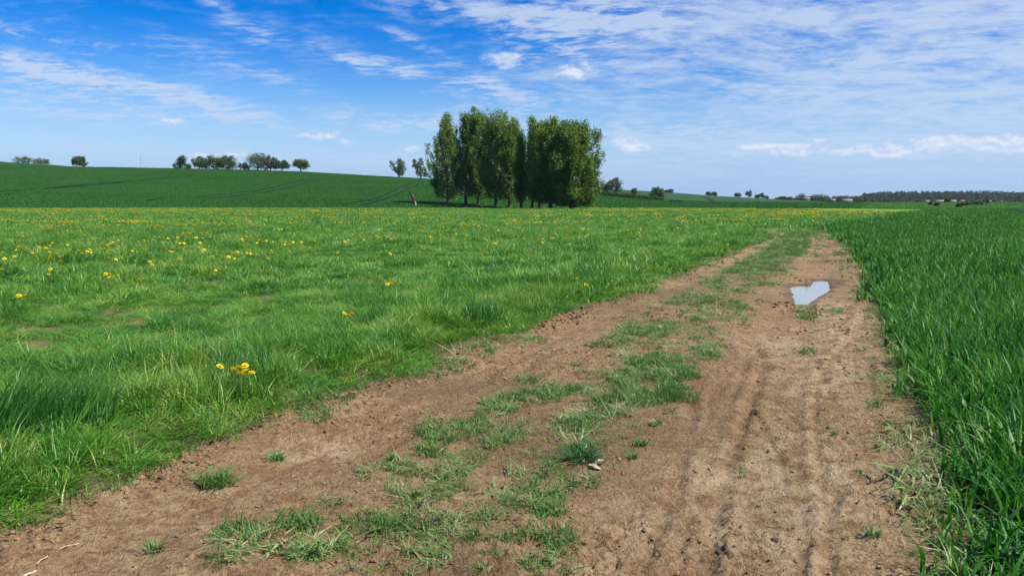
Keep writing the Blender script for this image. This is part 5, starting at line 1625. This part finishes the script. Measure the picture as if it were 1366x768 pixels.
def house(px, Yd, W, D, hw, hr, roofmat, label, rz=0.0, nwin=3, name='house', zup=0.0):
    u = float(u_of(px, 270)); X = u * Yd
    z = float(coarse(np.array([X]), np.array([Yd]))[0]) + zup
    root = empty(name, (X, Yd, z), rz)
    tag(root, label, 'house', 'buildings of the far village')
    # wall with gables
    V = [(-W / 2, -D / 2, -0.5), (W / 2, -D / 2, -0.5), (W / 2, D / 2, -0.5), (-W / 2, D / 2, -0.5), (-W / 2, -D / 2, hw), (W / 2, -D / 2, hw), (W / 2, D / 2, hw), (-W / 2, D / 2, hw), (-W / 2, 0, hw + hr), (W / 2, 0, hw + hr)]
    q = np.array([(0, 1, 5, 4), (2, 3, 7, 6), (0, 3, 2, 1)])
    p5 = np.array([(1, 2, 6, 9, 5), (3, 0, 4, 8, 7)])
    obj('wall', mesh_np('wall', V, [q, p5], [M_WALL]), root)
    e = 0.5
    V = []; Fq = []
    for s in (-1, 1):
        b = len(V)
        sl = hr / (D / 2)
        V += [(-W / 2 - e, s * (D / 2 + e), hw - sl * e + 0.05), (W / 2 + e, s * (D / 2 + e), hw - sl * e + 0.05), (W / 2 + e, 0, hw + hr + 0.05), (-W / 2 - e, 0, hw + hr + 0.05)]
        V += [(x, y, zz + 0.22) for (x, y, zz) in V[b:b + 4]]
        Fq += [(b, b + 1, b + 2, b + 3), (b + 7, b + 6, b + 5, b + 4), (b, b + 4, b + 5, b + 1), (b + 1, b + 5, b + 6, b + 2), (b + 3, b + 2, b + 6, b + 7), (b, b + 3, b + 7, b + 4)]
    rf = obj('roof', mesh_np('roof', V, [np.array(Fq)], [roofmat]), root)
    v, f = box(W * 0.2, W * 0.2 + 0.7, -0.35, 0.35, hw + hr - 0.3, hw + hr + 1.1)
    obj('chimney', mesh_np('chimney', v, [f], [M_REDROOF]), rf)
    for k in range(nwin):
        x = -W / 2 + W * (k + 0.5) / nwin
        if k == nwin // 2:
            v, f = box(x - 0.5, x + 0.5, -D / 2 - 0.06, -D / 2 + 0.05, 0, 2.1)
            obj('door', mesh_np('door', v, [f], [M_REDROOF]), root)
        else:
            v, f = box(x - 0.6, x + 0.6, -D / 2 - 0.04, -D / 2 + 0.05, 0.9, 2.2)
            obj('window', mesh_np('window', v, [f], [M_PANE]), root)

house(1075, 1120, 9, 7, 3.0, 1.8, M_ROOF, 'small white house, leftmost in the far village beside a rounded pale tree', 0.2, zup=0.3)
house(1111, 1130, 6, 6, 2.6, 1.6, M_ROOF, 'tiny pale house between the light green tree and the dark trees', -0.1, zup=0.2)
house(1129.5, 1130, 14, 7, 2.6, 2.2, M_ROOF, 'long low pale-roofed house before the dark trees left of the forest', 0.05, 5, zup=0.3)
house(1253, 1380, 16, 8, 3.2, 2.0, M_ROOF, 'long white farm building in front of the forest', 0.05, 5, zup=0.2)
house(1271, 1390, 9, 7, 3.2, 2.2, M_ROOF, 'white house just right of the long farm building', -0.15, zup=0.2)
house(1283, 1400, 8, 7, 3.0, 2.4, M_REDROOF, 'dull red-roofed house third in the row before the forest', 0.1, zup=0.2)
house(1332, 1400, 8, 7, 3.0, 1.8, M_ROOF, 'white house before the forest, nearest the right picture edge', 0.1, zup=0.2)
house(1236, 1400, 8, 7, 3.0, 2.2, M_REDROOF, 'red-roofed house left of the long white farm building', 0.1, zup=0.2)
house(1318, 1410, 9, 7, 3.0, 2.2, M_REDROOF, 'red-roofed house behind the scrub mound, left of the last white house', 0.0, zup=0.2)

# mast on the hill
def build_mast():
    X, Y, z = crest(188, 224)
    m = Y / F
    root = empty('radio_mast', (X, Y, z))
    tag(root, 'thin grey mast standing alone on the hill crest', 'mast')
    H = 18 * m
    obj('pole', mesh_np('pole', *[(lambda a: a[0])(tube([(0, 0, -0.5), (0, 0, H * 0.5), (0, 0, H * 0.86)], [0.17, 0.13, 0.10], 8))], [tube([(0, 0, -0.5), (0, 0, H * 0.5), (0, 0, H * 0.86)], [0.17, 0.13, 0.10], 8)[1]], [M_STEEL], smooth_shade=True), root)
    v, f = tube([(0, 0, H * 0.85), (0, 0, H)], [0.05, 0.03], 6)
    obj('antenna', mesh_np('antenna', v, [f], [M_STEEL]), root)
    for q in (0.7, 0.8):
        v, f = box(-0.22, 0.22, -0.16, 0.16, H * q, H * q + 0.9)
        obj('aerial_panel', mesh_np('aerial_panel', v, [f], [M_STEEL]), root)
build_mast()

# broken pollard stump left of the poplars
def build_stump():
    X, Y = map(float, ground_at(553.5, 277.3))
    z = h1(X, Y); m = Y / F
    root = empty('tree_stump', (X, Y, z))
    tag(root, 'broken leaning tree stump with thin pale twigs, left of the poplar row', 'stump')
    r = np.random.default_rng(88)
    def P(px, py, y=0.0):
        return np.array([(px - 553.5) * m, y, (277.3 - py) * m])
    v, f = join([tube([P(553.7, 278.5), P(553.2, 274), P(552.0, 269), P(549.8, 264), P(548.4, 261.4)], [0.50, 0.42, 0.46, 0.38, 0.16], 9), tube([P(553, 270), P(554.5, 266), P(555.2, 264)], [0.30, 0.25, 0.12], 7)])
    obj('trunk', mesh_np('trunk', v, [f], [M_STUMP], smooth_shade=True), root)
    v, f = join([tube([P(554.2, 278), P(554.6, 274.5), P(554.0, 272)], [0.28, 0.24, 0.10], 7), tube([P(555.5, 278), P(555.2, 276), P(555, 274.5)], [0.2, 0.16, 0.06], 6)])
    v[:, 1] -= 0.45
    obj('torn_wood', mesh_np('torn_wood', v, [f], [M_STUMPPALE], smooth_shade=True), root)
    tb = []; cl = []
    for k in range(16):
        x0 = 549 + r.normal() * 0.8; y0 = 263 + r.random() * 3
        L = 8 + 9 * r.random()
        a = math.radians(118 + r.normal() * 12)
        pth = [P(x0 + L * s * math.cos(a) + 0.4 * r.normal() * s, y0 - L * s * math.sin(a), (r.random() - 0.5) * 1.2 * s) for s in (0, 0.35, 0.7, 1.0)]
        tb.append(tube(pth, [0.03, 0.022, 0.016, 0.01], 4)); cl += pth[1:]
    v, f = join(tb)
    obj('twig_spray', mesh_np('twig_spray', v, [f], [M_STUMP]), root)
    cl = np.array(cl)
    C = cl[r.integers(0, len(cl), 200)] + r.normal(size=(200, 3)) * 0.3
    v, f, t = leaf_cards(C, 0.13, r, r.random(200))
    obj('young_leaves', mesh_np('young_leaves', v, [f], [M_GREYLEAF], dict(tone=t)), root)
build_stump()

# ------------------------------------------------------------------ the air itself
def build_haze():
    v, f = box(-12300, 12300, -12300, 12300, -3.0, 75.0)
    me = mesh_np('haze', v, [f], [])
    m = bpy.data.materials.new('haze_air')
    m.use_nodes = True
    t = NT(m.node_tree); t.n.clear()
    out = t.n.new('ShaderNodeOutputMaterial')
    pv = t.n.new('ShaderNodeVolumePrincipled')
    pv.inputs['Color'].default_value = (0.72, 0.84, 1.0, 1.0)
    pv.inputs['Density'].default_value = 0.000038
    pv.inputs['Anisotropy'].default_value = 0.2
    t.l.new(pv.outputs[0], out.inputs['Volume'])
    me.materials.append(m)
    tag(obj('haze', me), kind='stuff')
build_haze()
